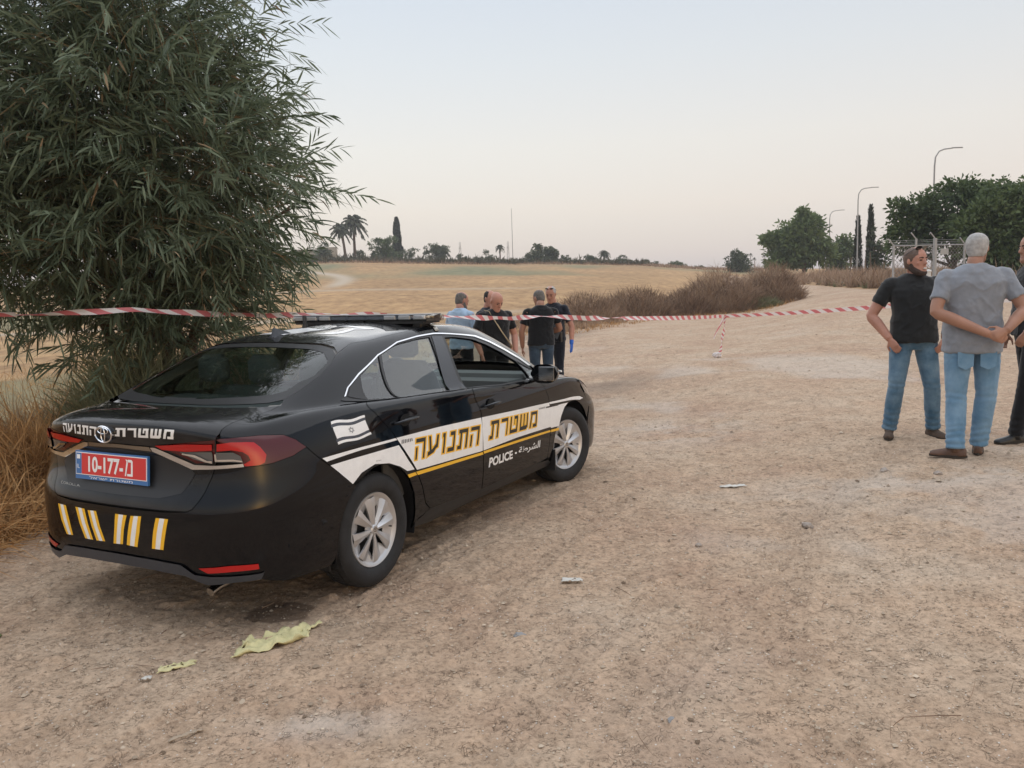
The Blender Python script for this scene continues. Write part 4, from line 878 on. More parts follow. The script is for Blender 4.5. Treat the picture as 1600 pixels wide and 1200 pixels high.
seat(1.45,-.37,.50,.58,'front_seat'); seat(1.45,.37,.50,.58,'front_seat'); seat(.52,0,1.25,.50,'rear_seat',.30)
b = MB(); b.box((2.25,0,.80),(.5,1.35,.22),bev=.05); b.box((2.45,0,.9),(.3,1.3,.08),bev=.03); b.build('dashboard', M_cabin, car)
b = MB(); b.tube([(1.98+.05*math.sin(a)*.4,.37+.18*math.cos(a),.90+.18*math.sin(a)) for a in np.linspace(0,2*math.pi,25)],.014,8,cap=False); b.tube([(2.15,.37,.86),(1.99,.37,.90)],.04,8); b.build('steering_wheel', M_cabin, car)
b = MB(); b.box((.9,.62,1.1),(.004,.004,.004)); 
for s in (-1,1):
    b = MB(); b.box((1.2,s*.77,.66),(2.0,.05,.5),bev=.02); b.build('door_card', M_cabin, car)
    b = MB(); pts = [sp(u,v,-.03)[0] for u,v in ((8.6,10.7),(8.7,10),(8.9,9),(9.1,8))]; pts = [Vector((p.x,p.y*(-s),p.z)) for p in pts]; b.tube(pts,.035,8,flat=.6); b.build('inner_pillar', M_cabin, car)
b = MB(); b.box((-.30,.0,1.055),(.04,.22,.03),bev=.005); b.build('brake_lamp', M_greyp, car)
# ================================================================ people
M_skin = mat('skin', (.42,.235,.165), .5, var=.10, vscale=9, spec=.4); M_skin2 = mat('tanned_skin', (.36,.19,.13), .5, var=.12, vscale=9, spec=.4); M_skin3 = mat('ruddy_skin', (.46,.23,.165), .5, var=.12, vscale=9, spec=.4)
def remesh(mb, name, m, parent, vox=.009, sm=5, disp=None, mats=None):
    o = mb.build(name, m, parent, sharp=None); md = o.modifiers.new('r','REMESH'); md.mode = 'VOXEL'; md.voxel_size = vox; md.use_smooth_shade = True
    if sm: s_ = o.modifiers.new('s','SMOOTH'); s_.factor = .5; s_.iterations = sm
    dg = bpy.context.evaluated_depsgraph_get(); me = bpy.data.meshes.new_from_object(o.evaluated_get(dg)); old = o.data; o.modifiers.clear(); o.data = me; bpy.data.meshes.remove(old)
    if not me.materials: me.materials.append(m)
    if disp is not None:
        n = len(me.vertices); co = np.empty(n*3,np.float32); me.vertices.foreach_get('co',co); no = np.empty(n*3,np.float32); me.vertex_normals.foreach_get('vector',no)
        co = co.reshape(-1,3); no = no.reshape(-1,3); co = co+no*disp(co)[:,None]; me.vertices.foreach_set('co',co.astype(np.float32).ravel()); me.update()
    me.polygons.foreach_set('use_smooth', np.ones(len(me.polygons),bool)); return o
def V3(*a): return Vector(a)
def ering(c, rx, ry, n=20, ax=(1,0,0), ay=(0,1,0), sq=.85):
    ax = Vector(ax); ay = Vector(ay); c = Vector(c); f = lambda q: math.copysign(abs(q)**sq,q); return [c+ax*rx*f(math.cos(a))+ay*ry*f(math.sin(a)) for a in [2*math.pi*k/n for k in range(n)]]
def limb(mb, pts, rad, n=14): 
    # smooth a joint chain and sweep it
    P = [Vector(p) for p in pts]; Q = []; Rr_ = []
    for i in range(len(P)-1):
        a0 = P[max(i-1,0)]; a1 = P[i]; a2 = P[i+1]; a3 = P[min(i+2,len(P)-1)]
        for t in (0,.25,.5,.75):
            Q.append(a1.lerp(a2,t)*.55+(.5*((2*a1)+(-a0+a2)*t+(2*a0-5*a1+4*a2-a3)*t*t+(-a0+3*a1-3*a2+a3)*t**3))*.45); Rr_.append(rad[i]+(rad[i+1]-rad[i])*t)
    Q.append(P[-1]); Rr_.append(rad[-1]); mb.tube(Q,Rr_,n); return mb
def ball(mb, c, r, n=12):
    r = r if hasattr(r,'__len__') else (r,r,r); rings = []
    for i in range(1,n//2+2-0):
        t = math.pi*i/(n//2+2); rings.append([(c[0]+r[0]*math.sin(t)*math.cos(a), c[1]+r[1]*math.sin(t)*math.sin(a), c[2]+r[2]*math.cos(t)) for a in [2*math.pi*k/n for k in range(n)]])
    return mb.loft(rings)
def xf(mb, M, start=0):
    for i in range(start,len(mb.v)): mb.v[i] = tuple(M @ Vector(mb.v[i]))
def hand(mb, w_, d, up, s=1., curl=.5, side=1, spread=.0):
    """w_ wrist, d finger direction, up back-of-hand direction; five fingers"""
    d = Vector(d).normalized(); up = Vector(up); up = (up-d*up.dot(d)).normalized(); r_ = d.cross(up)*side
    rings = []
    for t,ww,hh in ((0,.026,.021),(.02,.030,.018),(.05,.040,.016),(.085,.041,.014),(.098,.036,.011)): rings.append(ering(w_+d*t*s, ww*s, hh*s, 12, r_, up, .9))
    mb.loft(rings)
    for k,(off,L_,rd) in enumerate(((-.031,.068,.0085),(-.010,.078,.0090),(.011,.073,.0086),(.030,.058,.0076))):
        b = w_+d*.085*s+r_*off*s; dd = d+r_*off*spread*8; c = curl*(1+.12*k); p1 = b+(dd*math.cos(c*.5)-up*math.sin(c*.5))*L_*.45*s; p2 = p1+(dd*math.cos(c*1.3)-up*math.sin(c*1.3))*L_*.32*s; p3 = p2+(dd*math.cos(c*1.9)-up*math.sin(c*1.9))*L_*.25*s
        mb.tube([b-d*.02*s,p1,p2,p3],[rd*1.15*s,rd*1.05*s,rd*.98*s,rd*.72*s],8)
    b = w_+d*.028*s-r_*.024*s; p1 = b+(d*.55-r_*.75-up*.25).normalized()*.042*s; p2 = p1+(d*.85-r_*.35-up*.35).normalized()*.033*s; p3 = p2+(d*.95-r_*.15-up*.35).normalized()*.022*s
    mb.tube([b,p1,p2,p3],[.014*s,.0115*s,.010*s,.0075*s],8)
def head(mb, c, M, beard=False):
    """c: base of skull centre; built facing +y then turned by M. head height about .235"""
    st = len(mb.v)
    prof = [(-.118,.030,.030,.062),(-.108,.040,.042,.058),(-.092,.050,.060,.044),(-.070,.058,.074,.022),(-.040,.064,.086,.006),(-.005,.069,.092,-.001),(.030,.073,.095,-.006),(.060,.070,.092,-.010),(.085,.058,.078,-.012),(.103,.042,.057,-.013),(.115,.018,.026,-.013)]
    mb.loft([ering((0,yo,z),rx,ry,20,sq=.93) for z,rx,ry,yo in prof])
    ball(mb,(0,-.030,-.005),(.069,.068,.085),12)
    nz = MB(); mb.loft([ering((0,.086,.016),.007,.008,8),ering((0,.098,-.004),.009,.011,8),ering((0,.106,-.022),.014,.013,8),ering((0,.100,-.032),.015,.010,8)])
    ball(mb,(0,.083,-.062),(.023,.010,.006),10); ball(mb,(0,.080,-.072),(.021,.011,.007),10); ball(mb,(0,.070,-.100),(.022,.018,.014),10)
    for s in (-1,1):
        ball(mb,(s*.030,.074,.020),(.020,.015,.008),10); ball(mb,(s*.040,.062,-.022),(.018,.016,.016),10); ball(mb,(s*.044,.03,-.080),(.014,.030,.018),8)
        mb.loft([ering((s*(.066+.012*k),-.004-.010*k,-.008),.004,.017+.006*k,10,(1,0,0),(0,.45,1)) for k in (0,1)]); ball(mb,(s*.076,-.012,-.004),(.006,.016,.030),8)
    T = Matrix.Translation(c) @ M.to_4x4() @ Matrix.Scale(1.06,4); xf(mb, T, st); return T
def person(loc_, rz, label, P, group=None):
    """P: dictionary of joints and clothes in the figure's own frame (facing +y, x to its left is negative... right is +x)"""
    root = empty('person', loc_, rz, label, 'person', group); sk = P.get('skin',M_skin); b = MB(); S = P
    hz = S.get('hip',.93); sh = S.get('sh',1.43); wd = S.get('wd',1.); bel = S.get('belly',0.); lean = S.get('lean',0.); hipx = S.get('hipx',0.)
    def tc(z): t = (z-hz)/(sh-hz); return Vector((hipx*(1-t), lean*t, z))
    shx = .185*wd
    TOR = [(-.10,.150,.105,-.005),(.0,.165,.118,-.005),(.10,.158,.112,.0),(.20,.152,.110+bel*.5,bel*.5),(.30,.165,.118+bel*.3,.0+bel*.3),(.40,.182,.122,0),(.45,.166,.100,-.008)]
    def torso(mb, g=0., z0=-.2, z1=1., gx=0.):
        mb.loft([ering(tc(hz+t*(sh-hz)/.5)+Vector((0,yo,0)), rx*wd+g+gx, ry*(.5+.5*wd)+g, 22) for t,rx,ry,yo in TOR if z0<=t<=z1])
    torso(b)
    b.v = [((p[0]*.86,p[1]*.84,p[2]) if p[2]<hz+.16 else p) for p in b.v]
    nb = tc(sh)+Vector((0,-.010,.03)); hd = Vector(S['head']); hM = Matrix.Rotation(R(S.get('yaw',0)),3,'Z') @ Matrix.Rotation(R(S.get('pitch',0)),3,'X')
    limb(b,[nb-V3(0,0,.06),nb+V3(0,.005,.04),hd+hM@V3(0,-.018,-.08)],[.072,.058,.058])
    T = head(b, hd, hM)
    arms = []
    for s in (-1,1):
        A = S['armR' if s>0 else 'armL']; shp = tc(sh)+V3(s*shx,-.005,-.058); el = Vector(A[0]); wr = Vector(A[1]); arms.append((s,shp,el,wr,A))
        limb(b,[shp-V3(s*.05,0,.0),shp,shp.lerp(el,.45),el,el.lerp(wr,.3),wr],[.050,.056*S.get('arm',1),.048*S.get('arm',1),.041*S.get('arm',1),.043*S.get('arm',1),.028*S.get('arm',1)])
        if not S.get('glove'): hand(b, wr, A[2], A[3], 1., A[4], A[5])
    LG = []
    for s in (-1,1):
        L_ = S['legR' if s>0 else 'legL']; hp = tc(hz)+V3(s*.088*wd,0,-.02); kn = Vector(L_[0]); an = Vector(L_[1]); LG.append((s,hp,kn,an,L_)); limb(b,[hp,hp.lerp(kn,.5),kn,kn.lerp(an,.3),an],[.088,.076,.055,.056,.036])
    remesh(b,'body',sk,root,.0075,3)
    if S.get('glove'):
        g = MB()
        for s,shp,el,wr,A in arms: hand(g, wr-(wr-el).normalized()*.01, A[2], A[3], 1.06, A[4], A[5]); limb(g,[wr-(wr-el).normalized()*.05,wr+(wr-el).normalized()*.02],[.034,.032])
        remesh(g,'gloves',S['glove'],root,.007,2)
    # shirt
    g = MB(); hem = S.get('hem',-.04); torso(g,.016,hem,.46,S.get('loose',.0)); z = hz+.53
    g.loft([ering(tc(hz+hem*1.)+V3(0,bel*.3,0),.165*wd+.026,.118+.026+bel*.4,22), ering(tc(hz+.02)+V3(0,bel*.35,0),.163*wd+.022,.118+.022+bel*.5,22), ering(tc(hz+.2)+V3(0,bel*.5,0),.156*wd+.02,.112+.02+bel*.5,22)])
    g.loft([ering(tc(sh-.16),.186*wd,.132,20),ering(tc(sh-.11),.190*wd,.132,20),ering(tc(sh-.065)+V3(0,-.006,0),.190*wd,.126,20),ering(tc(sh-.02)+V3(0,-.010,0),.160*wd,.108,20),ering(tc(sh+.015)+V3(0,-.012,0),.112*wd,.088,20),ering(tc(sh+.045)+V3(0,-.014,0),.076,.072,20)])
    for s,shp,el,wr,A in arms:
        sl = S.get('sleeve',.62); e2 = shp.lerp(el,sl) if sl<=1 else el
        r0 = .0585*S.get('arm',1); 
        if sl<=1: limb(g,[shp-V3(s*.06,0,-.005),shp+V3(0,0,.004),shp.lerp(el,sl*.6),e2],[.058,r0*.98,r0*1.0,r0*1.02])
        else: limb(g,[shp-V3(s*.06,0,-.005),shp,shp.lerp(el,.5),el,el.lerp(wr,.9)],[.060,r0*.95,r0*.88,r0*.8,r0*.62])
    sd_ = S.get('seed',0)
    def fold(co):
        a = fbm(co[:,0]*1.2+co[:,2]*.9, co[:,2]*1.0-co[:,0]*.6+sd_, 7, 3, 201+sd_); r1 = 1-np.abs(2*a-1); bb = fbm(co[:,0]+co[:,1], co[:,2]*.45+3*sd_, 15, 2, 211+sd_); return (r1**4*.009-.002)+(bb-.5)*.004
    remesh(g,'shirt',S['shirt'],root,.009,9,fold)
    # trousers
    g = MB(); g.loft([ering(tc(hz-.105)+V3(0,-.004,0),.135*wd+.02,.100,22),ering(tc(hz-.05)+V3(0,-.012,0),.160*wd+.012,.128,22),ering(tc(hz)+V3(0,-.004,0),.165*wd+.012,.132,22),ering(tc(hz+.075)+V3(0,bel*.3,0),.160*wd+.012,.128+bel*.4,22)])
    fl = S.get('leg',1.)
    for s,hp,kn,an,L_ in LG: limb(g,[hp+V3(0,0,.02),hp.lerp(kn,.5),kn,kn.lerp(an,.45),an+V3(0,-.004,-.01)],[.100*(.6+.4*wd),.088*fl,.070*fl,.068*fl,.062*fl],16)
    def pfold(co):
        z = co[:,2]; low = np.clip((.34-z)/.2,0,1); kn_ = np.exp(-((z-.50)/.07)**2); cr = np.exp(-((z-.82)/.06)**2)
        w1 = np.sin(z*115+6*fbm(co[:,0]*1.5,co[:,1]*1.5+z,5,2,221+sd_)+np.sign(co[:,0])*1.5+co[:,1]*20); a = fbm(co[:,0]+co[:,1]*.7, z*.6, 9, 3, 231+sd_)
        return w1*(.0032*low+.0022*kn_+.0015*cr)+((1-np.abs(2*a-1))**2-.4)*.007
    remesh(g,'trousers',S['trousers'],root,.009,2,pfold)
    bl = MB(); bl.loft([ering(tc(hz+.055)+V3(0,bel*.3,0),.160*wd+.014,.130+bel*.4,26),ering(tc(hz+.085)+V3(0,bel*.3,0),.158*wd+.014,.129+bel*.4,26)],cap=False); bl.build('belt',M_leather,root)
    # shoes
    for s,hp,kn,an,L_ in LG:
        d = Vector(L_[2]).normalized(); sd2 = d.cross(V3(0,0,1)); z0 = S.get('floor',0); a = V3(an.x,an.y,z0); g = MB()
        rings = []
        for t,ww,hh in ((-.085,.026,.055),(-.07,.034,.075),(-.03,.037,.088),(.03,.037,.078),(.08,.042,.058),(.13,.046,.046),(.165,.040,.038),(.187,.024,.026)):
            c = a+d*t; rings.append([c+sd2*ww*math.copysign(abs(math.cos(q))**.8,math.cos(q))+V3(0,0,.012+max(0,math.sin(q))*hh*.98) for q in [2*math.pi*k/16 for k in range(16)]])
        g.loft(rings); g.tube([a+V3(0,0,.05),V3(an.x,an.y,S.get('boot',.11))],[.042,.044],12)
        o = remesh(g,'shoe',S['shoe'],root,.007,2)
        g = MB(); g.loft([[a+d*(.05+.143*math.cos(q))+sd2*(.044+.004*math.cos(q))*math.sin(q)+V3(0,0,zz) for q in [2*math.pi*k/24 for k in range(24)]] for zz in (0,.018)]); g.build('sole',M_sole,o)
    # hair, beard, eyes
    def onhead(name, fn, m, par=root, **k): g = MB(); fn(g); xf(g,T); return remesh(g,name,m,par,.006,2,**k)
    hs = S.get('hair')
    if hs:
        def f(g):
            grow = S.get('hairgrow',.006); pr = [(-.070,.040,.044,-.040),(-.045,.060,.060,-.032),(-.005,.069,.076,-.024),(.030,.073,.086,-.018),(.058,.070,.086,-.016),(.082,.059,.073,-.016),(.100,.043,.054,-.016),(.112,.020,.026,-.016)]
            g.loft([ering((0,yo,z),rx+grow,ry+grow,20,sq=.93) for z,rx,ry,yo in pr])
        onhead('hair',f,hs, disp=lambda co:(fbm(co[:,0]*1.0+co[:,2],co[:,1]+co[:,2],60,2,5)-.5)*.004)
    if S.get('beard'):
        def f(g):
            g.loft([ering((0,yo,z),rx,ry,20,sq=.93) for z,rx,ry,yo in ((-.128,.030,.036,.060),(-.116,.043,.051,.054),(-.098,.057,.066,.041),(-.077,.0655,.074,.020),(-.052,.069,.074,.000))])
            for s in (-1,1): g.loft([ering((s*.058,.018,-.06),.012,.026,10),ering((s*.064,.006,-.02),.006,.014,10)])
            ball(g,(0,.082,-.049),(.024,.010,.006),10)
        onhead('beard',f,S['beard'])
        g = MB(); ball(g,(0,.101,-.066),(.021,.008,.008),10); xf(g,T); g.build('mouth',M_teeth if S.get('smile') else M_lip,root)
    g = MB(); ball(g,(0,.0905,-.067),(.021,.006,.005),10); xf(g,T); 
    if not S.get('beard'): g.build('mouth',M_lip,root)
    for s in (-1,1): g = MB(); ball(g,(s*.030,.0815,.006),(.013,.008,.006),10); xf(g,T); g.build('eye',M_eye,root)
    for s in (-1,1):
        g = MB(); g.tube([(s*.012,.091,.024),(s*.030,.089,.030),(s*.047,.074,.024)],[.0035,.0045,.003],6); xf(g,T); g.build('eyebrow',S.get('brow',M_hairdark),root)
    if S.get('shades'):
        g = MB()
        for s in (-1,1):
            V = [];  
            for q in range(12): a = q*math.pi/6; V.append((s*.034+.029*math.cos(a), .060+.01*math.sin(a)-abs(s*.034+.029*math.cos(a))*.25+.0, .105+.020*math.sin(a)*.8))
            g.add(V+[(x,y+.004,z+.004) for x,y,z in V],[tuple(range(12)),tuple(range(12,24))]+[(k,(k+1)%12,12+(k+1)%12,12+k) for k in range(12)]); g.tube([(s*.060,.045,.105),(s*.078,.0,.075),(s*.080,-.05,.045)],.0025,6)
        g.tube([(-.008,.06,.112),(.008,.06,.112)],.003,6); xf(g,T); g.build('sunglasses',M_shade,root)
    if S.get('glasses'):
        g = MB()
        for s in (-1,1):
            g.tube([(s*.034+.023*math.cos(a),.100-abs(.023*math.cos(a)+.034)*.12,.004+.017*math.sin(a)) for a in np.linspace(0,6.283,15)],.0018,5,cap=False); g.tube([(s*.057,.094,.008),(s*.074,.03,.008),(s*.078,-.012,.0)],.0022,5)
        xf(g,T); g.build('glasses',M_shade,root)
    return root, T, arms
M_leather = mat('belt_leather',(.03,.02,.014),.5); M_sole = mat('shoe_sole',(.035,.027,.02),.8); M_lip = mat('lips',(.30,.12,.10),.5); M_teeth = mat('teeth',(.62,.58,.52),.3); M_eye = mat('eye',(.04,.03,.025),.2)
M_hairdark = mat('dark_hair',(.018,.014,.012),.8,bump=.4,bscale=300); M_beard = mat('trimmed_beard',(.055,.036,.028),.8,bump=.4,bscale=300,var=.3,vscale=60); M_hairgrey = mat('grey_hair',(.40,.39,.38),.8,bump=.5,bscale=280,var=.3,vscale=25); M_hairmix = mat('salt_hair',(.13,.12,.11),.8,bump=.5,bscale=280,var=.4,vscale=40); M_stub = mat('stubble_hair',(.13,.085,.065),.7,var=.2,vscale=60); M_shade = mat('sunglass_lens',(.01,.01,.012),.12,coat=1)
def cloth(name, c, c2=None, rough=.9, vs=6, bs=420): return mat(name, c, rough, bump=.25, bscale=bs, var=.12 if c2 is None else 0, vscale=vs, col2=c2, sheen=.25, spec=.2)
M_char = cloth('charcoal_cotton',(.018,.019,.020)); M_greyt = cloth('grey_cotton',(.235,.255,.29),vs=14); M_black = cloth('black_cotton',(.008,.009,.011)); M_navy = cloth('navy_uniform',(.010,.013,.022)); M_lblue = cloth('light_blue_cotton',(.36,.49,.64))
M_jeans1 = cloth('faded_blue_denim',(.055,.125,.20),(.17,.27,.36),vs=5); M_jeans2 = cloth('light_blue_denim',(.10,.21,.33),(.20,.33,.46),vs=5); M_jeans3 = cloth('dark_blue_denim',(.025,.045,.075),(.05,.085,.13),vs=6); M_blackt = cloth('black_trouser_cloth',(.008,.008,.010))
M_boot = mat('brown_suede',(.085,.055,.038),.85,var=.3,vscale=20); M_boot2 = mat('brown_leather',(.10,.05,.03),.5,var=.3,vscale=14); M_bshoe = mat('black_leather',(.008,.008,.009),.35); M_glove = mat('blue_glove',(.012,.12,.55),.4)
PZ = lambda x,y: (x,y,gh(x,y)+.004)
STAND = dict(legL=((-.10,.02,.49),(-.11,.0,.085),(-.25,1,0)), legR=((.10,.02,.49),(.11,.0,.085),(.25,1,0)))
# man in charcoal t-shirt: faces the camera, thumbs in his pockets, looks to his left
pA = dict(head=(.0,.025,1.635),yaw=-48-0,pitch=-2,hip=.93,sh=1.475,wd=1.13,lean=-.02,belly=.015,arm=1.18,skin=M_skin3,
 armR=((.36,-.05,1.14),(.235,.09,.93),(-.45,.35,-.8),(.6,.7,.1),.5,-1), armL=((-.34,-.07,1.14),(-.25,.07,.92),(.45,.35,-.8),(-.6,.7,.1),.5,1),
 legR=((.155,.05,.49),(.195,.0,.085),(.35,1,0)),legL=((-.155,.05,.49),(-.195,.0,.085),(-.30,1,0)),shirt=M_char,trousers=M_jeans1,shoe=M_boot,hair=M_stub,hairgrow=.008,beard=M_beard,smile=True,shades=True,brow=M_hairdark,sleeve=.62,seed=1,leg=1.02)
pA['yaw'] = 30
A_root,A_T,A_arms = person(PZ(3.73,7.80), R(180-8), 'man in charcoal t-shirt and faded jeans smiling with thumbs in his pockets', pA)
g = MB(); wr = Vector(pA['armL'][1]); el = Vector(pA['armL'][0]); dd = (el-wr).normalized(); g.tube([wr+dd*.045,wr+dd*.075],[.040,.041],14); g.tube([wr+dd*.06+Vector((-.03,.025,0)),wr+dd*.06+Vector((-.042,.035,0))],[.02,.019],10); g.build('wristwatch',M_bshoe,A_root)
# man in grey t-shirt: back to the camera, hands clasped behind him
pB = dict(head=(.03,.04,1.705),yaw=-28,pitch=-4,hip=.97,sh=1.535,wd=1.20,belly=.04,lean=.0,hipx=.0,arm=1.16,skin=M_skin2,glasses=True,brow=M_hairgrey,
 armL=((-.315,-.10,1.20),(.045,-.225,1.02),(.9,-.12,-.35),(.1,-1,.0),.55,1), armR=((.345,-.10,1.205),(.165,-.235,1.045),(-.85,-.1,-.30),(-.1,-1,.2),1.0,-1),
 legL=((-.115,-.01,.52),(-.13,-.07,.085),(-.95,.35,0)),legR=((.13,.03,.52),(.10,.09,.085),(.35,1,0)),shirt=M_greyt,trousers=M_jeans2,shoe=M_boot2,hair=M_hairgrey,hairgrow=.008,sleeve=.66,hem=-.10,loose=.016,seed=2,leg=1.12)
B_root,B_T,_ = person(PZ(3.78,6.89), R(-10), 'grey haired man seen from behind in grey t-shirt with hands clasped behind his back', pB)
for s in (-1,1):
    g = MB(); V = [Vector((s*.085+x*.062, -.119, .80+z*.072)) for x,z in ((-1,1),(1,1),(.95,-.6),(0,-1),(-.95,-.6))]
    g.add(V+[v+Vector((0,-.004,0)) for v in V],[(0,1,2,3,4),(9,8,7,6,5)]+[(k,(k+1)%5,5+(k+1)%5,5+k) for k in range(5)]); g.build('back_pocket',M_jeans2,B_root)
# man in black at the right edge
pC = dict(head=(.0,.03,1.71),yaw=8,pitch=-6,hip=.97,sh=1.54,wd=1.10,arm=1.1,skin=M_skin2,belly=.02,
 armR=((.30,-.02,1.19),(.27,.10,.96),(0,.3,-1),(1,0,0),.5,-1), armL=((-.30,-.02,1.19),(-.20,.14,.98),(.3,.35,-.9),(-1,.2,0),.6,1),
 legL=((-.11,.08,.52),(-.12,.16,.085),(-.2,1,0)),legR=((.10,-.04,.52),(.12,-.10,.085),(.3,1,0)),shirt=M_black,trousers=M_blackt,shoe=M_bshoe,hair=M_stub,hairgrow=.004,sleeve=.7,hem=-.02,seed=3)
person(PZ(4.60,7.42), R(82), 'man in black polo shirt and black trousers standing cut off by the right picture edge', pC)
# officers beyond the car
pO1 = dict(STAND,head=(.0,.05,1.60),yaw=-20,pitch=-18,hip=.93,sh=1.445,wd=1.0,skin=M_skin3,armR=((.26,.02,1.12),(.20,.20,.98),(-.3,.8,-.2),(0,0,1),.5,-1),armL=((-.26,.02,1.12),(-.20,.20,.98),(.3,.8,-.2),(0,0,1),.5,1),shirt=M_lblue,trousers=M_blackt,shoe=M_bshoe,hair=M_hairmix,hairgrow=.002,beard=M_hairmix,sleeve=1.2,seed=4)
person(PZ(-.73,12.5), R(-32), 'man in long sleeved light blue shirt bending his head beyond the car roof', pO1)
pO2 = dict(STAND,head=(.0,.05,1.625),yaw=-10,pitch=-14,hip=.93,sh=1.455,wd=1.03,skin=M_skin3,armR=((.28,.02,1.12),(.22,.18,.95),(-.2,.8,-.4),(0,0,1),.5,-1),armL=((-.28,.02,1.12),(-.22,.18,.95),(.2,.8,-.4),(0,0,1),.5,1),shirt=M_navy,trousers=M_navy,shoe=M_bshoe,hair=M_hairdark,hairgrow=.003,sleeve=.7,seed=5)
O2,_,_ = person(PZ(-.33,12.75), R(-128), 'dark haired officer in navy shirt half hidden behind the bald man', pO2)
pO3 = dict(STAND,head=(.0,.085,1.575),yaw=6,pitch=-32,hip=.93,sh=1.43,wd=1.12,arm=1.12,skin=M_skin3,armR=((.31,.0,1.10),(.27,.12,.86),(-.1,.35,-1),(1,0,0),.5,-1),armL=((-.31,.0,1.10),(-.25,.14,.86),(.1,.35,-1),(-1,0,0),.5,1),shirt=M_black,trousers=M_blackt,shoe=M_bshoe,sleeve=.66,seed=6,belly=.03,lean=.02)
O3,_,_ = person(PZ(-.22,11.75), R(180+28), 'bald man in black t-shirt with beige strap across his chest looking down', pO3)
g = MB(); st_ = [(.11,-.07,1.45),(.10,.07,1.435),(.07,.155,1.32),(.0,.195,1.18),(-.09,.195,1.05),(-.19,.13,.95),(-.22,.0,.90)]; 
V = []; 
for p in st_: V += [(p[0]-.016,p[1]+.004,p[2]-.012),(p[0]+.016,p[1]+.004,p[2]+.012)]
g.add(V,[(2*i,2*i+1,2*i+3,2*i+2) for i in range(len(st_)-1)]); so = g.build('shoulder_strap',mat('beige_webbing',(.42,.34,.22),.8),O3,sharp=None); so.modifiers.new('s','SOLIDIFY').thickness = .006
pO4 = dict(STAND,head=(-.01,.07,1.61),yaw=30,pitch=-22,hip=.95,sh=1.455,wd=1.13,arm=1.1,skin=M_skin2,armR=((.30,.03,1.13),(.10,.27,1.05),(-.9,.3,0),(0,0,1),.5,-1),armL=((-.30,.0,1.11),(-.285,.06,.86),(0,.2,-1),(-1,0,0),.4,1),shirt=M_black,trousers=M_jeans3,shoe=M_bshoe,hair=M_hairmix,hairgrow=.003,sleeve=.64,seed=7,hem=-.06)
O4,_,_ = person(PZ(.47,13.0), R(6), 'man seen from behind in black t-shirt and dark blue jeans beyond the car bonnet', pO4)
pO5 = dict(STAND,head=(.0,.06,1.65),yaw=10,pitch=-22,hip=.95,sh=1.475,wd=1.10,arm=1.05,skin=M_skin3,glove=M_glove,shades=True,armL=((-.315,-.02,1.13),(-.335,.05,.885),(-.05,.15,-1),(-1,0,.1),.25,1),armR=((.28,.05,1.13),(.15,.28,1.06),(-.7,.5,0),(0,0,1),.4,-1),shirt=M_navy,trousers=M_navy,shoe=M_bshoe,hair=M_hairgrey,hairgrow=.005,sleeve=.7,seed=8)
O5,_,_ = person(PZ(.68,13.4), R(180-28), 'grey haired officer in navy uniform with blue gloves and sunglasses on his head', pO5)
def badge(par, pts, m, name='sleeve_badge'): g = MB(); g.box(pts[0],pts[1],bev=.002); g.build(name,m,par)
M_badge = mat('badge_white',(.5,.52,.55),.6)
badge(O5,((-.245,.02,1.335),(.006,.05,.06)),M_badge); badge(O5,((-.09,.128,1.33),(.09,.006,.022)),M_badge,'name_tag'); badge(O2,((.245,.02,1.33),(.006,.05,.06)),M_badge); badge(O3,((.262,.0,1.30),(.006,.045,.05)),M_badge)
g = MB(); g.box((-.165,.09,.98),(.05,.07,.16),bev=.008); g.box((-.18,.09,1.09),(.008,.012,.1)); g.build('radio',M_bshoe,O5)
cb_ = MB(); cb_.box((0,0,0),(.22,.30,.008),Matrix.Rotation(R(62),3,'X')); o = cb_.build('clipboard',M_bshoe,None); o.location = PZ(.72,13.0)[0:2]+(1.18,); o.location = (.70,13.15,1.0); o.rotation_euler = (R(10),R(35),R(20)); tag(o,'dark clipboard held between the two men beside the gloved officer','clipboard')
# ================================================================ vegetation
def leafmat(name, c1, c2, rough=.55, transl=.25, spec=.35):
    m = bpy.data.materials.new(name); m.use_nodes = True; t = m.node_tree; b = t.nodes['Principled BSDF']; b.inputs['Roughness'].default_value = rough; b.inputs['Specular IOR Level'].default_value = spec
    v = t.nodes.new('ShaderNodeVertexColor'); v.layer_name = 'tint'; s = t.nodes.new('ShaderNodeSeparateColor'); t.links.new(v.outputs[0],s.inputs[0])
    r_ = t.nodes.new('ShaderNodeValToRGB'); ramp(r_.color_ramp,[(0,c1),(1,c2)]); t.links.new(s.outputs[0],r_.inputs[0]); t.links.new(r_.outputs[0],b.inputs['Base Color'])
    if transl:
        tr = t.nodes.new('ShaderNodeBsdfTranslucent'); t.links.new(r_.outputs[0],tr.inputs[0]); mx = t.nodes.new('ShaderNodeMixShader'); mx.inputs[0].default_value = transl
        o = t.nodes['Material Output']; t.links.new(b.outputs[0],mx.inputs[1]); t.links.new(tr.outputs[0],mx.inputs[2]); t.links.new(mx.outputs[0],o.inputs[0])
    return m
def unit(a): return a/np.maximum(np.linalg.norm(a,axis=-1,keepdims=True),1e-9)
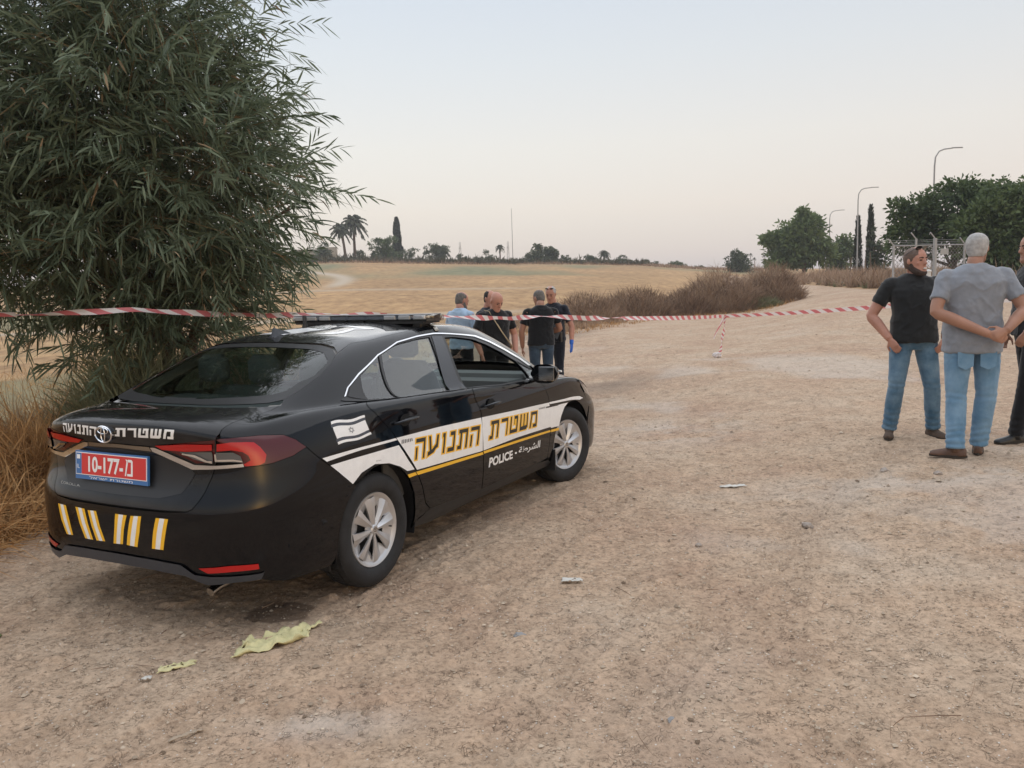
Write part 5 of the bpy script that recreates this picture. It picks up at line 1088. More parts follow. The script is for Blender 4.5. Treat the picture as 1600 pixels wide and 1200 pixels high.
def ribbons(name, p0, d0, length, width, droop, tint, m, parent=None, segs=3, shape=None, curl=0.):
    """narrow blades or leaves: start points, directions, lengths, widths, how far the tip bends down"""
    n = len(p0); d0 = unit(d0); length = np.broadcast_to(length,(n,)); width = np.broadcast_to(width,(n,)); droop = np.broadcast_to(droop,(n,))
    if shape is None: shape = [.9,1,.7,0]
    side = unit(np.cross(d0, unit(rng.normal(size=(n,3))))); cv = unit(rng.normal(size=(n,3)))*curl
    V = []; ts = np.linspace(0,1,segs+1)
    for t,sh in zip(ts,shape):
        c = p0+d0*(length*t)[:,None]+cv*(length*t*t)[:,None]; c = c.copy(); c[:,2] -= droop*length*t*t
        if sh>0: V += [c-side*(width*sh*.5)[:,None], c+side*(width*sh*.5)[:,None]]
        else: V += [c]
    k = len(V); verts = np.stack(V,1).reshape(-1,3); base = np.arange(n)[:,None]*k; tris = []
    q = 0
    for i in range(segs):
        if shape[i+1]>0: tris += [base+np.array([q,q+1,q+3]), base+np.array([q,q+3,q+2])]
        else: tris += [base+np.array([q,q+1,q+2])]
        q += 2
    F = np.concatenate(tris).astype(np.int32); o = obj(name, verts, F, m, parent, smooth=False)
    ca = o.data.color_attributes.new('tint','FLOAT_COLOR','POINT'); tt = np.repeat(np.clip(tint,0,1),k); ca.data.foreach_set('color', np.stack([tt,tt,tt,np.ones_like(tt)],-1).reshape(-1).astype(np.float32))
    return o
M_bark = mat('bark', (.12,.085,.06), .9, var=.35, vscale=12, bump=.5, bscale=30)
M_acacia = leafmat('acacia_leaf', (.075,.105,.062), (.225,.275,.175), .5, .33)
M_straw = leafmat('straw', (.24,.12,.045), (.66,.40,.18), .8, .15, .2)
M_drybush = leafmat('dry_bush_twig', (.13,.08,.055), (.46,.33,.23), .85, .1, .2)
M_dullgreen = leafmat('dull_green_leaf', (.07,.08,.04), (.24,.235,.13), .7, .2)
# --- the acacia beside the car
tree = empty('acacia_tree', (-3.7,8.7,gh(-3.7,8.7)), 0, 'big acacia tree with long narrow drooping leaves beside the police car', 'tree')
def loc(P, o): return [tuple(Vector(q)-Vector(o)) for q in P]
tb = MB(); B0 = Vector((0,0,-.1)); rr = random.Random(3)
limbs = []
for k in range(4): 
    a = k*1.7+.4; e = Vector((math.cos(a)*.55,math.sin(a)*.4,1.6+rr.random()*.5)); limbs.append([B0+Vector((math.cos(a)*.08,math.sin(a)*.08,0)), B0+e*.35+Vector((0,0,.1)), B0+e*.7, B0+e])
for l in limbs: tb.tube(l,[.10,.08,.06,.045],10)
tw = []
for l in limbs:
    for j in range(7):
        a = rr.random()*6.28; s = l[-1].lerp(l[1],rr.random()*.6); e = s+Vector((math.cos(a)*(1.0+rr.random()),math.sin(a)*.9,rr.random()*1.5-.1)); mdl = (s+e)/2+Vector((0,0,.2)); tb.tube([s,mdl,e],[.035,.022,.010],6); tw.append(e)
tb.build('trunk', M_bark, tree, sharp=0)
def crown_leaves(blobs, ntw, nl, L_, W_, tw_len, out=.8, up=.28, seed=5):
    r_ = np.random.default_rng(seed); P0 = []; D0 = []
    wts = np.array([b[6] for b in blobs]); wts = wts/wts.sum()
    for b,wt in zip(blobs,wts):
        n = int(ntw*wt); u = unit(r_.normal(size=(n,3))); rad = r_.random((n,1))**.38*.9; c = np.array(b[:3]); s = np.array(b[3:6])
        lump = 1+.16*np.sin(u[:,0:1]*5+c[0])*np.cos(u[:,2:3]*6+1)+.13*np.sin(u[:,1:2]*9)
        P0.append(c+u*s*rad*lump); D0.append(unit(u*s)*out+r_.normal(size=(n,3))*.42+np.array([0,0,up]))
    P0 = np.concatenate(P0); D0 = unit(np.concatenate(D0)); n = len(P0); tl_ = tw_len*(.55+.7*r_.random(n))
    t = (np.arange(nl)+.6)/nl; T = np.tile(t,(n,1))+r_.normal(size=(n,nl))*.02; drp = .14
    pos = P0[:,None]+D0[:,None]*(T*tl_[:,None])[...,None]; pos[...,2] -= drp*T*T*tl_[:,None]
    tan = np.repeat(D0[:,None],nl,1).copy(); tan[...,2] -= 2*drp*T
    side = unit(np.cross(unit(tan), unit(r_.normal(size=(n,1,3))))); sg = np.where(np.arange(nl)%2==0,1,-1)[None,:,None]
    ld = unit(unit(tan)*.85+side*sg*.55+r_.normal(size=(n,nl,3))*.16+np.array([0,0,-.12]))
    tint = np.clip(.42+r_.normal(size=(n,1))*.17+r_.normal(size=(n,nl))*.14,0,1)
    return pos.reshape(-1,3), ld.reshape(-1,3), L_*(.65+.6*r_.random(n*nl)), W_*(.7+.5*r_.random(n*nl)), tint.reshape(-1), (P0,D0,tl_)
TO = Vector(tree.location)
blobs = [(-3.55,7.9,3.25,1.42,1.35,1.45,9),(-4.5,8.0,3.7,1.7,1.4,1.6,8),(-2.75,7.9,2.75,.85,.9,.95,3.0),(-5.1,7.5,2.7,1.5,1.2,1.2,4),(-3.8,8.0,2.3,1.4,1.1,.8,3.2),(-3.4,8.2,1.75,1.2,.8,.5,2.6),(-3.35,8.2,1.3,.95,.7,.5,1.1),(-5.0,6.4,2.2,.6,.6,.9,.9),(-3.1,7.9,4.3,.9,1.0,.8,2)]
p_,d_,l_,w_,t_i,twg = crown_leaves(blobs, 3500, 20, .165, .0175, .66)
ribbons('crown', p_-np.array(TO), d_, l_, w_, .16, t_i, M_acacia, tree, 3, [.35,1,.85,0], .10)
P0,D0,tl_ = twg; ribbons('twigs', P0-D0*.25-np.array(TO), D0, tl_+.2, .008, .25, np.full(len(P0),.5), leafmat('twig_bark',(.10,.07,.04),(.24,.19,.10),.8,0), tree, 3, [1,.9,.7,0])
# leaves that turned brown
nb = rng.choice(len(p_), 1400, replace=False); ribbons('dry_leaves', p_[nb]+rng.normal(size=(1400,3))*.02-np.array(TO), d_[nb], l_[nb]*.9, w_[nb]*1.1, .5, rng.random(1400), leafmat('dry_leaf',(.14,.10,.05),(.27,.19,.11),.8,.1), tree, 3, [.35,1,.85,0], .2)
# --- grasses
def scatter(n, f, seed):            # f(rng,n) -> x,y
    r_ = np.random.default_rng(seed); x,y = f(r_,n); return x,y,r_
def grass(name, n, f, h, wd, mtl, label, seed, lean=.35, droop=.35, curl=.25, tufts=0, cat=None, group=None, tint=.5, kind='stuff', hmap=None, base=0.):
    x,y,r_ = scatter(n if not tufts else tufts, f, seed)
    if tufts:
        k = r_.integers(0,tufts,n); x = x[k]+r_.normal(size=n)*.09; y = y[k]+r_.normal(size=n)*.09; tt = r_.random(tufts)[k]
    else: tt = r_.random(n)
    z = gz(x,y)-.03+base; hh = h*(.45+.75*r_.random(n)); 
    if hmap is not None: hh = hh*hmap(x,y)
    dirs = np.column_stack([r_.normal(size=n)*lean, r_.normal(size=n)*lean, np.ones(n)])
    o = ribbons(name, np.column_stack([x,y,z]), dirs, hh, wd*(.6+.8*r_.random(n)), droop*(.4+1.2*r_.random(n)), tint+.28*(tt-.5)+r_.normal(size=n)*.17, mtl, None, 3, [1,.85,.55,0], curl)
    return tag(o, label, cat, group, kind)
def reg(x0,x1,y0,y1,ok=None):
    def f(r_,n):
        X = []; Y = []; c = 0
        while c<n:
            x = r_.uniform(x0,x1,n*2); y = r_.uniform(y0,y1,n*2)
            if ok is not None: k = ok(x,y); x = x[k]; y = y[k]
            X.append(x); Y.append(y); c += len(x)
        return np.concatenate(X)[:n], np.concatenate(Y)[:n]
    return f
def edge(x,y,m0,m1): e = np.interp(x,lot_edge[:,0],lot_edge[:,1]); return (y-e>m0)&(y-e<m1)
hm = lambda x,y: .45+1.1*fbm(x,y,.9,3,60)
grass('straw_tangle', 26000, reg(-6.2,-2.7,4.6,9.2,lambda x,y: (x<-3.45-(6.5-y)*.10)&(x>-6.0+.0*y)), .80, .011, M_straw, 'tangle of orange brown dry straw beside the rear of the car', 71, .7, .75, .5, 900, hmap=hm)
band = lambda a,c: (lambda x,y: ((y-(6.4+(x+5.5)*1.02))*.7>a)&((y-(6.4+(x+5.5)*1.02))*.7<c))
grass('dry_grass', 24000, reg(-5.6,-1.6,6,12.5,band(-.45,1.5)), 1.15, .011, M_straw, 'dry grass and stalks behind the car below the tree', 72, .5, .5, .4, 700, hmap=hm, tint=.50)
grass('green_weeds', 12000, reg(-4.1,-2.0,6,12.5,band(.1,1.5)), 1.15, .013, M_dullgreen, 'dull green weeds and low suckers under the acacia', 73, .45, .35, .35, 520, hmap=lambda x,y:.35+1.2*fbm(x,y,.8,3,61))
grass('twiggy_undergrowth', 12000, reg(-5.4,-1.9,6,12.5,band(.0,1.4)), 1.05, .006, M_drybush, 'brown twiggy undergrowth behind the car', 74, .6, .2, .5, 600, hmap=hm, tint=.6)
grass('field_grass', 15000, reg(-14,-3.2,8.6,34,lambda x,y: edge(x,y,1.2,30)&(rng.random(len(x))<12/np.maximum(y,1))), .30, .010, M_straw, 'short dry stubble of the field beyond the straw', 75, .5, .4, .3, 2600, tint=.62)
grass('roadside_grass', 26000, reg(-5,9,27,52,lambda x,y: edge(x,y,-.5,11)), .36, .014, M_drybush, 'low dull brown grass strip behind the officers', 76, .45, .3, .3, 1700, hmap=hm, tint=.62)
grass('sparse_grass', 9000, reg(-3,14,20,52,lambda x,y: edge(x,y,-2.5,6)), .22, .02, M_straw, 'thin dry grass along the edge of the dirt', 77, .4, .3, .3, 1500, hmap=hm, tint=.42)
# --- separate dry shrubs on the edge of the dirt
def shrub(cx, cy, rx, ry, h, n, label, seed, m=None, tint=.45, name='dry_shrub', group='dry shrubs along the edge of the dirt', wd=.02):
    r_ = np.random.default_rng(seed); a = r_.uniform(0,6.283,n); q = np.sqrt(r_.random(n)); x = cx+rx*q*np.cos(a); y = cy+ry*q*np.sin(a)
    prof = np.clip(1-q**2.6,0,1)*(.55+.75*fbm(x,y,.8,3,seed)); base = gz(x,y)
    t = r_.random(n)**.75; p = np.column_stack([x,y,base+prof*h*t*.85-.05])
    d = np.column_stack([np.cos(a)*q*.5+r_.normal(size=n)*.45, np.sin(a)*q*.5+r_.normal(size=n)*.45, np.ones(n)*.9])
    cl = fbm(x,y+p[:,2]*2,1.1,3,seed+9)
    o = ribbons(name, p-np.array([cx,cy,gh(cx,cy)]), d, (.25+.35*r_.random(n))*(.5+h*.35), wd*(.5+r_.random(n)), .15, tint+(cl-.5)*1.1+r_.normal(size=n)*.16, m or M_drybush, None, 3, [1,.8,.5,0], .25)
    o.location = (cx,cy,gh(cx,cy)); return tag(o, label, 'shrub', group)
SP = [(3.2,36.5,1.9,2.2,1.35,5200,'low feathery brown dry shrub nearest the officers at the left end of the row'),(5.7,38.5,1.8,2.2,1.6,5200,'rounded pale brown dry shrub second from the left in the row'),
 (7.9,40.0,1.7,2.0,1.4,4600,'dip of low dark brown dry scrub in the middle of the row'),(10.3,41.5,2.2,2.3,2.25,8000,'tall spiky brown dry shrub second from the right in the row'),(13.0,43.0,1.8,2.2,2.2,7000,'tall brown dry shrub at the right end beside the track')]
for i,(x,y,rx,ry,h,n,lb) in enumerate(SP): shrub(x,y,rx,ry,h,n,lb,90+i, tint=.50 if i!=2 else .34)
shrub(12.0,40.2,.9,.6,.55,1500,'small grey green bush at the foot of the tall dry shrubs',97,M_dullgreen,.6,'low_bush',None)
azf = lambda a0,a1,y0,y1,ok=None: (lambda r_,n: (lambda y: (r_.uniform(a0,a1,n)*y, y))(r_.uniform(y0,y1,n)))
def bankok(f):
    def g(r_,n):
        x,y = f(r_,n*4); l = masks(x,y)[0]<.35; return x[l][:n] if l.sum()>=n else np.resize(x[l],n), y[l][:n] if l.sum()>=n else np.resize(y[l],n)
    return g
grass('bank_grass', 34000, bankok(azf(.30,.72,34,92)), 1.15, .04, M_drybush, 'band of brown dry grass under the trees and lamps on the right', 101, .35,.3,.3, 1500, hmap=hm, tint=.62)
grass('bank_weeds', 5000, bankok(azf(.33,.60,36,60)), .5, .03, M_dullgreen, 'patchy grey green weeds at the foot of the dry bank', 102, .5,.3,.3, 160, tint=.7)
grass('crest_grass', 16000, azf(-.5,.30,165,190), .75, .09, M_drybush, 'uneven dry growth along the top of the far rise', 103, .5,.3,.3, 0, hmap=lambda x,y:.2+1.6*fbm(x,y,.12,3,62), tint=.45)
# ---------------------------------------------------------------- trees of the distance
M_far1 = leafmat('far_foliage', (.045,.062,.036), (.14,.165,.085), .7, .12)
M_far2 = leafmat('bright_foliage', (.030,.055,.022), (.14,.19,.07), .6, .3)
M_cyp = leafmat('cypress_foliage', (.012,.018,.010), (.045,.055,.032), .8, .05)
M_scrub = leafmat('scrub_foliage', (.05,.05,.028), (.14,.13,.075), .8, .1)
M_palm = leafmat('palm_foliage', (.028,.038,.022), (.11,.12,.075), .7, .1)
def leafcloud(name, blobs, n, L_, W_, m, parent, seed, droop=.2, shape=(.5,1,.7,0), org=(0,0,0), tint=.45, gaps=.35, out=.6):
    r_ = np.random.default_rng(seed); P = []; D = []; T = []
    wts = np.array([b[3]*b[4]*b[5] for b in blobs])**.8; wts = wts/wts.sum()
    for b,wt in zip(blobs,wts):
        k = max(8,int(n*wt)); nc = max(6,int(k/26)); u = unit(r_.normal(size=(nc,3))); u[:,2] = np.where(u[:,2]<-.45,-u[:,2],u[:,2]); rad = r_.random((nc,1))**.35; cc = np.array(b[:3])+u*np.array(b[3:6])*rad
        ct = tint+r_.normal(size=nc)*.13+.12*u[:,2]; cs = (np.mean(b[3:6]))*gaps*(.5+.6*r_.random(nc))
        i = r_.integers(0,nc,k); v = unit(r_.normal(size=(k,3)))*(r_.random((k,1))**.5)*cs[i,None]*np.array([1,1,.75]); P.append(cc[i]+v); D.append(unit(unit(v)*.6+u[i]*out+r_.normal(size=(k,3))*.5)); T.append(ct[i]+r_.normal(size=k)*.12)
    P = np.concatenate(P); return ribbons(name, P-np.array(org), np.concatenate(D), L_*(.6+.8*r_.random(len(P))), W_*(.7+.6*r_.random(len(P))), droop, np.concatenate(T), m, parent, len(shape)-1, list(shape))
def far_tree(name, x, y, h, wd, label, m=None, seed=1, n=1500, leaf=None, trunk=True, blobs=None, cat='tree', group=None, tint=.45, lift=.0, tr=None, gaps=.42):
    z0 = gh(x,y) if y<200 else gh(x*200/y,200)
    t = empty(name, (x,y,z0-.9), 0, label, cat, group); h += .8; r_ = random.Random(seed); leaf = leaf or max(.30, h*.07); n = int(n*1.6)
    if blobs is None:
        blobs = []
        for k in range(6):
            a = r_.random()*6.28; q = r_.random()**.5*.30; hh = lift+(1-lift)*(.14+.62*r_.random()); blobs.append((math.cos(a)*q*wd, math.sin(a)*q*wd, h*hh, wd*(.22+.16*r_.random()), wd*.25, h*(.18+.12*r_.random())))
        blobs.append((0,0,h*(lift+(1-lift)*.30), wd*.40, wd*.36, h*(1-lift)*.32))
    if trunk:
        b = MB(); tr = tr or h*.025; b.tube([(0,0,0),(tr,0,h*.3),(0,tr,h*.62)],[tr,tr*.8,tr*.3],7)
        for bb in blobs[:4]: b.tube([(0,0,h*.25),((bb[0])*.5,bb[1]*.5,(bb[2]+h*.2)*.5),(bb[0],bb[1],bb[2])],[tr*.6,tr*.4,tr*.15],5)
        b.build('trunk', M_bark, t)
    leafcloud('crown', blobs, n, leaf, leaf*.5, m or M_far1, t, seed, tint=tint, gaps=gaps); return t
def palm(x, y, h, cr, label, seed, n=34, tr=.3, tilt=0., group=None):
    z0 = gh(x,y) if y<200 else gh(x*200/y,200)
    t = empty('palm_tree', (x,y,z0-.1), 0, label, 'palm', group); r_ = random.Random(seed); b = MB(); top = Vector((tilt,0,h))
    b.tube([(0,0,0),(tilt*.4,0,h*.5),tuple(top)],[tr*1.15,tr*.85,tr],8); b.build('trunk', M_bark, t)
    P = []; D = []; Ls = []; dr = []; T = []
    for k in range(n):
        el = R(-45+120*((k*.2713)%1)); a = k*2.4; d = Vector((math.cos(a)*math.cos(el),math.sin(a)*math.cos(el),math.sin(el))); Lf = cr*(.85+.3*r_.random())
        # frond: leaflets along an arching rib
        for j in range(20):
            s = (j+1)/20; p = top+d*Lf*s+Vector((0,0,-.55*Lf*s*s)); tn = (d+Vector((0,0,-1.1*s))).normalized(); sd = tn.cross(Vector((0,0,1))).normalized()
            for sg in (-1,1): P.append(tuple(p)); D.append(tuple(tn*.6+sd*sg*.8+Vector((0,0,-.35)))); Ls.append(cr*.30*(1-.5*s)); T.append(.5+.3*r_.random()-.15*(el<0))
    P = np.array(P); ribbons('crown', P, np.array(D), np.array(Ls), cr*.075, .4, np.array(T), M_palm, t, 2, [.8,1,0]); return t
def cypress(x, y, h, wd, label, seed, n=2600, group=None, base=.03):
    t = empty('cypress_tree', (x,y,gh(x,y) if y<200 else gh(x*200/y,200)), 0, label, 'cypress', group); r_ = np.random.default_rng(seed)
    b = MB(); b.tube([(0,0,-.1),(0,0,h*.9)],[wd*.12,.02],6); b.build('trunk', M_bark, t)
    z = r_.random(n)**1.05; w_ = wd*.5*np.minimum(1,(z/.12+.35))*np.clip(1-z,0,1)**.45*(.85+.3*vnoise(z*14+seed,z*0)); a = r_.uniform(0,6.283,n); q = r_.random(n)**.4; rr_ = w_*q
    P = np.column_stack([rr_*np.cos(a),rr_*np.sin(a),h*(base+z*(1-base))]); D = np.column_stack([np.cos(a)*.45,np.sin(a)*.45,np.ones(n)])
    ribbons('crown', P, D+r_.normal(size=(n,3))*.12, h*.045*(.6+.8*r_.random(n)), wd*.09, 0, .4+.3*(vnoise(z*20,a*2)-.5)+r_.normal(size=n)*.15, M_cyp, t, 2, [.8,1,0]); return t

grass('crest_scrub', 9000, azf(-.27,.16,172,186), 1.5, .30, M_scrub, 'low dark scrub along the top of the far rise', 105, .8,.2,.3, 420, hmap=lambda x,y:.3+1.2*fbm(x,y,.15,3,63), tint=.45)

UG = 'leafy undergrowth behind the car'
shrub(-4.3,7.0,.7,.5,.62,4200,'orange straw clump left of the boot of the car under the tree',111,M_straw,.5,'dry_stalks',None,.011)
shrub(-3.45,7.75,.75,.60,1.30,6000,'leafy shrub seen over the left corner of the boot',112,M_dullgreen,.75,'leafy_shrub',UG,.016)
shrub(-2.85,8.7,.75,.7,1.30,6000,'brown and green shrub seen above the rear window',113,M_drybush,.60,'leafy_shrub',UG,.014)
shrub(-2.25,9.9,.7,.8,1.20,5200,'dry edged green shrub nearest the roof light bar',114,M_dullgreen,.65,'leafy_shrub',UG,.016)
shrub(-3.7,7.2,1.2,.5,.75,6000,'pale tangle of dry stalks along the far side of the car',115,M_straw,.42,'dry_stalks',None,.010)
# ================================================================ far scenery
def FZ(x,y): return gh(x,y) if y<200 else gh(x*200/y,200)-(y-200)*.01
FG = 'trees along the far rise'
def T(name,x,y,top,w,label,**k): return far_tree(name,x,y,top-FZ(x,y)+.1,w,label,**k)
# derelict white house on the rise
hx,hy,hz_ = -46.2,198,FZ(-46.2,198)
house = empty('derelict_house',(hx,hy,hz_-.3),R(8),'low derelict whitewashed house on the far rise left of the palms','house')
M_wall = mat('old_whitewash',(.42,.38,.31),.9,var=.25,vscale=.8); M_roof = mat('old_roof',(.30,.27,.22),.9,var=.2,vscale=1); M_void = mat('dark_opening',(.03,.028,.025),.9)
b = MB(); b.box((0,0,1.4),(7.2,4.5,2.8)); b.build('wall',M_wall,house,smooth=False)
b = MB(); b.box((4.9,.5,1.75),(3.0,3.2,3.5)); b.build('wing_wall',M_wall,house,smooth=False)
b = MB(); b.box((0,0,2.9),(7.6,4.9,.22)); b.build('roof',M_roof,house,smooth=False)
for x in (-2.4,.9,4.9): b = MB(); b.box((x,-2.26 if x<3 else -1.11,1.35),(.8,.06,1.0)); b.build('window_opening',M_void,house,smooth=False)
b = MB(); b.box((2.4,-2.26,1.0),(.9,.06,1.9)); b.build('door_opening',M_void,house,smooth=False)
palm(-33.4,186,19.0-FZ(-33.4,186)-1.6,3.0,'taller of the two date palms on the far rise',11,40,.32,0,'pair of date palms')
palm(-35.0,184,17.2-FZ(-35,184)-1.4,2.6,'shorter date palm leaning left of its taller neighbour',12,34,.30,-.8,'pair of date palms')
palm(-1.8,190,12.0-FZ(-1.8,190)-.9,1.1,'tiny lone palm left of the radio mast',13,26,.16)
palm(21.0,186,9.4-FZ(21,186)-.6,1.5,'small palm among the bushes of the far rise',14,26,.2)
palm(-14.6,188,12.2-FZ(-14.6,188)-1.4,2.0,'bushy palm whose fronds rise out of dark shrubs',15,30,.25)
cypress(-25.6,198,18.6-FZ(-25.6,198),2.6,'broad dark cypress rising above the trees of the far rise',21,2600)
T('bushy_tree',-42.0,192,14.0,4.6,'dark round tree in front of the derelict house',seed=31,n=1500,group=FG)
T('bushy_tree',-32.9,187,11.9,3.4,'olive coloured bush at the foot of the date palms',seed=32,n=900,group=FG,tint=.75)
T('bushy_tree',-29.6,190,11.5,2.2,'small dark bush right of the date palm trunks',seed=33,n=500,group=FG)
T('bushy_tree',-26.4,186,13.8,7.0,'wide bright green tree in front of the cypress',seed=34,n=2600,m=M_far2,group=FG,tint=.55)
T('bushy_tree',-21.4,184,11.3,4.6,'low dark tree right of the wide bright green tree',seed=35,n=1200,group=FG)
T('bushy_tree',-15.6,187,12.0,5.8,'spreading dark green tree with an uneven top',seed=36,n=1900,group=FG)
T('bushy_tree',-9.6,185,9.6,3.2,'small dark bush between the trees left of the men',seed=37,n=700,group=FG)
T('bushy_tree',-6.6,183,9.1,3.4,'flat low bush left of the tiny lone palm',seed=38,n=600,group=FG)
T('bushy_tree',-4.0,186,10.6,3.8,'small rounded tree beside the tiny lone palm',seed=39,n=900,group=FG)
T('bushy_tree',2.8,180,8.6,2.6,'little bush right of the radio mast',seed=40,n=500,group=FG)
T('bushy_tree',5.9,178,11.5,5.0,'left half of the tall pair of trees on the far rise',seed=41,n=2000,group=FG)
T('bushy_tree',9.2,180,12.5,3.8,'right and taller half of the tall pair of trees on the rise',seed=42,n=1800,group=FG,tint=.52)
T('bushy_tree',12.4,180,8.6,4.0,'low bush right of the tall pair of trees',seed=43,n=800,group=FG)
T('bushy_tree',17.8,183,8.7,4.2,'dark low tree left of the small palm',seed=44,n=1200,group=FG)
T('bushy_tree',24.4,183,8.8,4.2,'dark rounded tree right of the small palm',seed=45,n=1300,group=FG)
T('bushy_tree',31.1,188,7.2,4.0,'isolated little dark tree on the right slope of the rise',seed=46,n=1000,group=FG)
T('bushy_tree',37.4,188,7.3,5.0,'olive green spreading bush on the lower right slope',seed=47,n=1200,group=FG,tint=.7)
T('bushy_tree',42.4,188,5.8,3.6,'last low bush before the rise runs out',seed=48,n=600,group=FG)
T('bushy_tree',40.4,150,7.3,5.6,'round dark tree behind the tall dry shrubs',seed=49,n=2400,group=FG,tint=.35)
for i in range(8):
    x = 55+i*1.9+(i%3)*.5; palm(x,210,2.6+(i*7%5)*.35,.55,['leftmost distant palm of the skyline row','second distant palm from the left of the row','third distant palm from the left of the row','fourth distant palm from the left of the row','fourth distant palm from the right of the row','third distant palm from the right of the row','second distant palm from the right of the row','rightmost distant palm of the skyline row'][i],60+i,12,.08,0,'distant palms on the skyline')
# willow like tree and thinner companion
T('feathery_tree',36.0,104,11.4,8.6,'light green feathery tree with a peaked crown left of the street lamps',seed=51,m=M_far2,n=6500,leaf=.5,tint=.85,lift=.02,gaps=.50,blobs=[(-.6,0,4.4,3.2,2.6,2.9),(.6,0,6.6,1.9,1.8,1.7),(-3.9,0,5.2,1.3,1.3,1.0),(1.9,0,3.2,2.0,2,2.0),(-2.4,0,2.6,1.9,2,1.9),(.2,0,8.2,1.0,.9,1.0)])
T('feathery_tree',42.2,108,7.6,3.6,'thin see through tree right of the feathery one',seed=52,m=M_far2,n=1600,leaf=.4,tint=.6,gaps=.6)
cypress(34.9,85,7.7-FZ(34.9,85),.85,'slim cypress nearest the tall street lamp',71,1700,'three slim cypresses'); cypress(35.3,83,8.5-FZ(35.3,83),.9,'tallest of the three slim cypresses',72,1900,'three slim cypresses'); 
T('ragged_tree',34.7,80,6.7,1.5,'ragged narrow dark tree right of the tallest slim cypress',seed=73,n=1000,leaf=.3,tint=.25)
# big trees on the right
T('shade_tree',24.5,47,8.0,7.6,'large leafy tree with gaps of sky behind the smiling man',seed=81,m=M_far2,n=8500,leaf=.25,tint=.35,gaps=.55,tr=.17,blobs=[(-2.4,0,3.2,1.2,1.3,1.4),(-1.3,0,4.7,1.4,1.4,1.1),(.5,.4,5.6,1.6,1.5,1.0),(2.2,0,5.0,1.6,1.5,1.3),(.2,.5,3.6,1.6,1.5,1.2),(2.4,0,3.0,1.7,1.5,1.3),(-2.8,0,5.0,.8,.8,.7)])
T('shade_tree',26.6,44,7.2,8.0,'dense green tree at the right edge behind the group of men',seed=82,m=M_far2,n=10500,leaf=.25,tint=.50,gaps=.5,tr=.18,blobs=[(-1.6,0,3.2,1.9,1.6,2.1),(-.6,0,4.9,1.7,1.6,1.3),(1.4,0,4.8,2.0,1.7,1.5),(1.5,0,2.6,2.2,1.8,2.0),(-.8,-.4,1.7,2.0,1.6,1.3)])
# street lamps
M_pole = mat('galvanised_steel',(.34,.34,.34),.6,metal=.2)
def lamp(x,y,top,arm,label):
    z0 = FZ(x,y); h = top-z0; t = empty('street_lamp',(x,y,z0),0,label,'street lamp','street lamps along the road'); b = MB(); r = .075
    b.tube([(0,0,0),(0,0,h*.5),(0,0,h-1.1)],[r,r*.85,r*.7],8); b.build('pole',M_pole,t)
    b = MB(); b.tube([(0,0,h-1.1),(.05,0,h-.55),(.28,0,h-.18),(.62,0,h-.05),(arm-.35,0,h)],[r*.7,r*.65,r*.6,r*.55,r*.5],8); b.build('arm',M_pole,t)
    b = MB(); b.loft([ering((arm-.4+q,0,h+.02),.04,.09*k,8,(0,0,1),(0,1,0)) for q,k in ((0,.6),(.2,1),(.5,1),(.7,.5))]); b.build('lamp_head',M_pole,t)
lamp(27.9,56,9.85,1.5,'nearest and highest street lamp rising out of the large tree'); lamp(32.8,80,10.0,1.6,'street lamp standing just left of the slim cypresses'); lamp(39.6,105,10.0,1.5,'street lamp behind the thin see through tree'); lamp(47.6,130,9.9,1.5,'shorter looking street lamp beside the feathery tree'); lamp(99.6,248,9.6,1.4,'very distant street lamp low above the dry bank')
def mast(x,y,top,w,label,lat=False):
    z0 = FZ(x,y); h = top-z0; t = empty('radio_mast',(x,y,z0-1),0,label,'mast'); b = MB(); m_ = M_pole
    if not lat: b.tube([(0,0,0),(0,0,h+1)],[w,w*.5],5)
    else:
        for sx in (-1,1): b.tube([(sx*w,0,0),(sx*w*.3,0,h+1)],.06,4)
        for k in range(8): b.tube([(-w*(1-k*.09),0,h*k/8),(w*(1-(k+1)*.09),0,h*(k+1)/8)],.04,4); b.tube([(-w*.9,0,h*.9),(w*.9,0,h*.9)],.05,4)
    b.build('mast',m_,t)
mast(1.3,240,24.0,.13,'tall thin radio mast on the skyline'); mast(-13.6,242,15.2,.5,'faint lattice pylon left of the tiny lone palm',True); mast(.0,242,15.0,.45,'faint lattice pylon just left of the radio mast',True)
# fenced enclosure behind the smiling man
fence = empty('chain_link_fence',(17.2,38,gh(17.2,38)-.25),0,'tall chain link fence with grey posts behind the men','fence')
M_net = bpy.data.materials.new('chain_link'); M_net.use_nodes = True; t_ = M_net.node_tree; pb = t_.nodes['Principled BSDF']; pb.inputs['Base Color'].default_value = (.20,.20,.20,1); pb.inputs['Metallic'].default_value = .3
tcn = t_.nodes.new('ShaderNodeTexCoord'); mpn = t_.nodes.new('ShaderNodeMapping'); mpn.inputs['Rotation'].default_value = (0,R(45),0); t_.links.new(tcn.outputs['Object'],mpn.inputs[0]); mths = []
for ax in ('X','Z'):
    wv = t_.nodes.new('ShaderNodeTexWave'); wv.bands_direction = ax; wv.inputs['Scale'].default_value = 2.4; t_.links.new(mpn.outputs[0],wv.inputs[0]); g_ = t_.nodes.new('ShaderNodeMath'); g_.operation = 'GREATER_THAN'; g_.inputs[1].default_value = .965; t_.links.new(wv.outputs['Fac'],g_.inputs[0]); mths.append(g_)
mx_ = t_.nodes.new('ShaderNodeMath'); mx_.operation = 'MAXIMUM'; t_.links.new(mths[0].outputs[0],mx_.inputs[0]); t_.links.new(mths[1].outputs[0],mx_.inputs[1]); t_.links.new(mx_.outputs[0],pb.inputs['Alpha'])
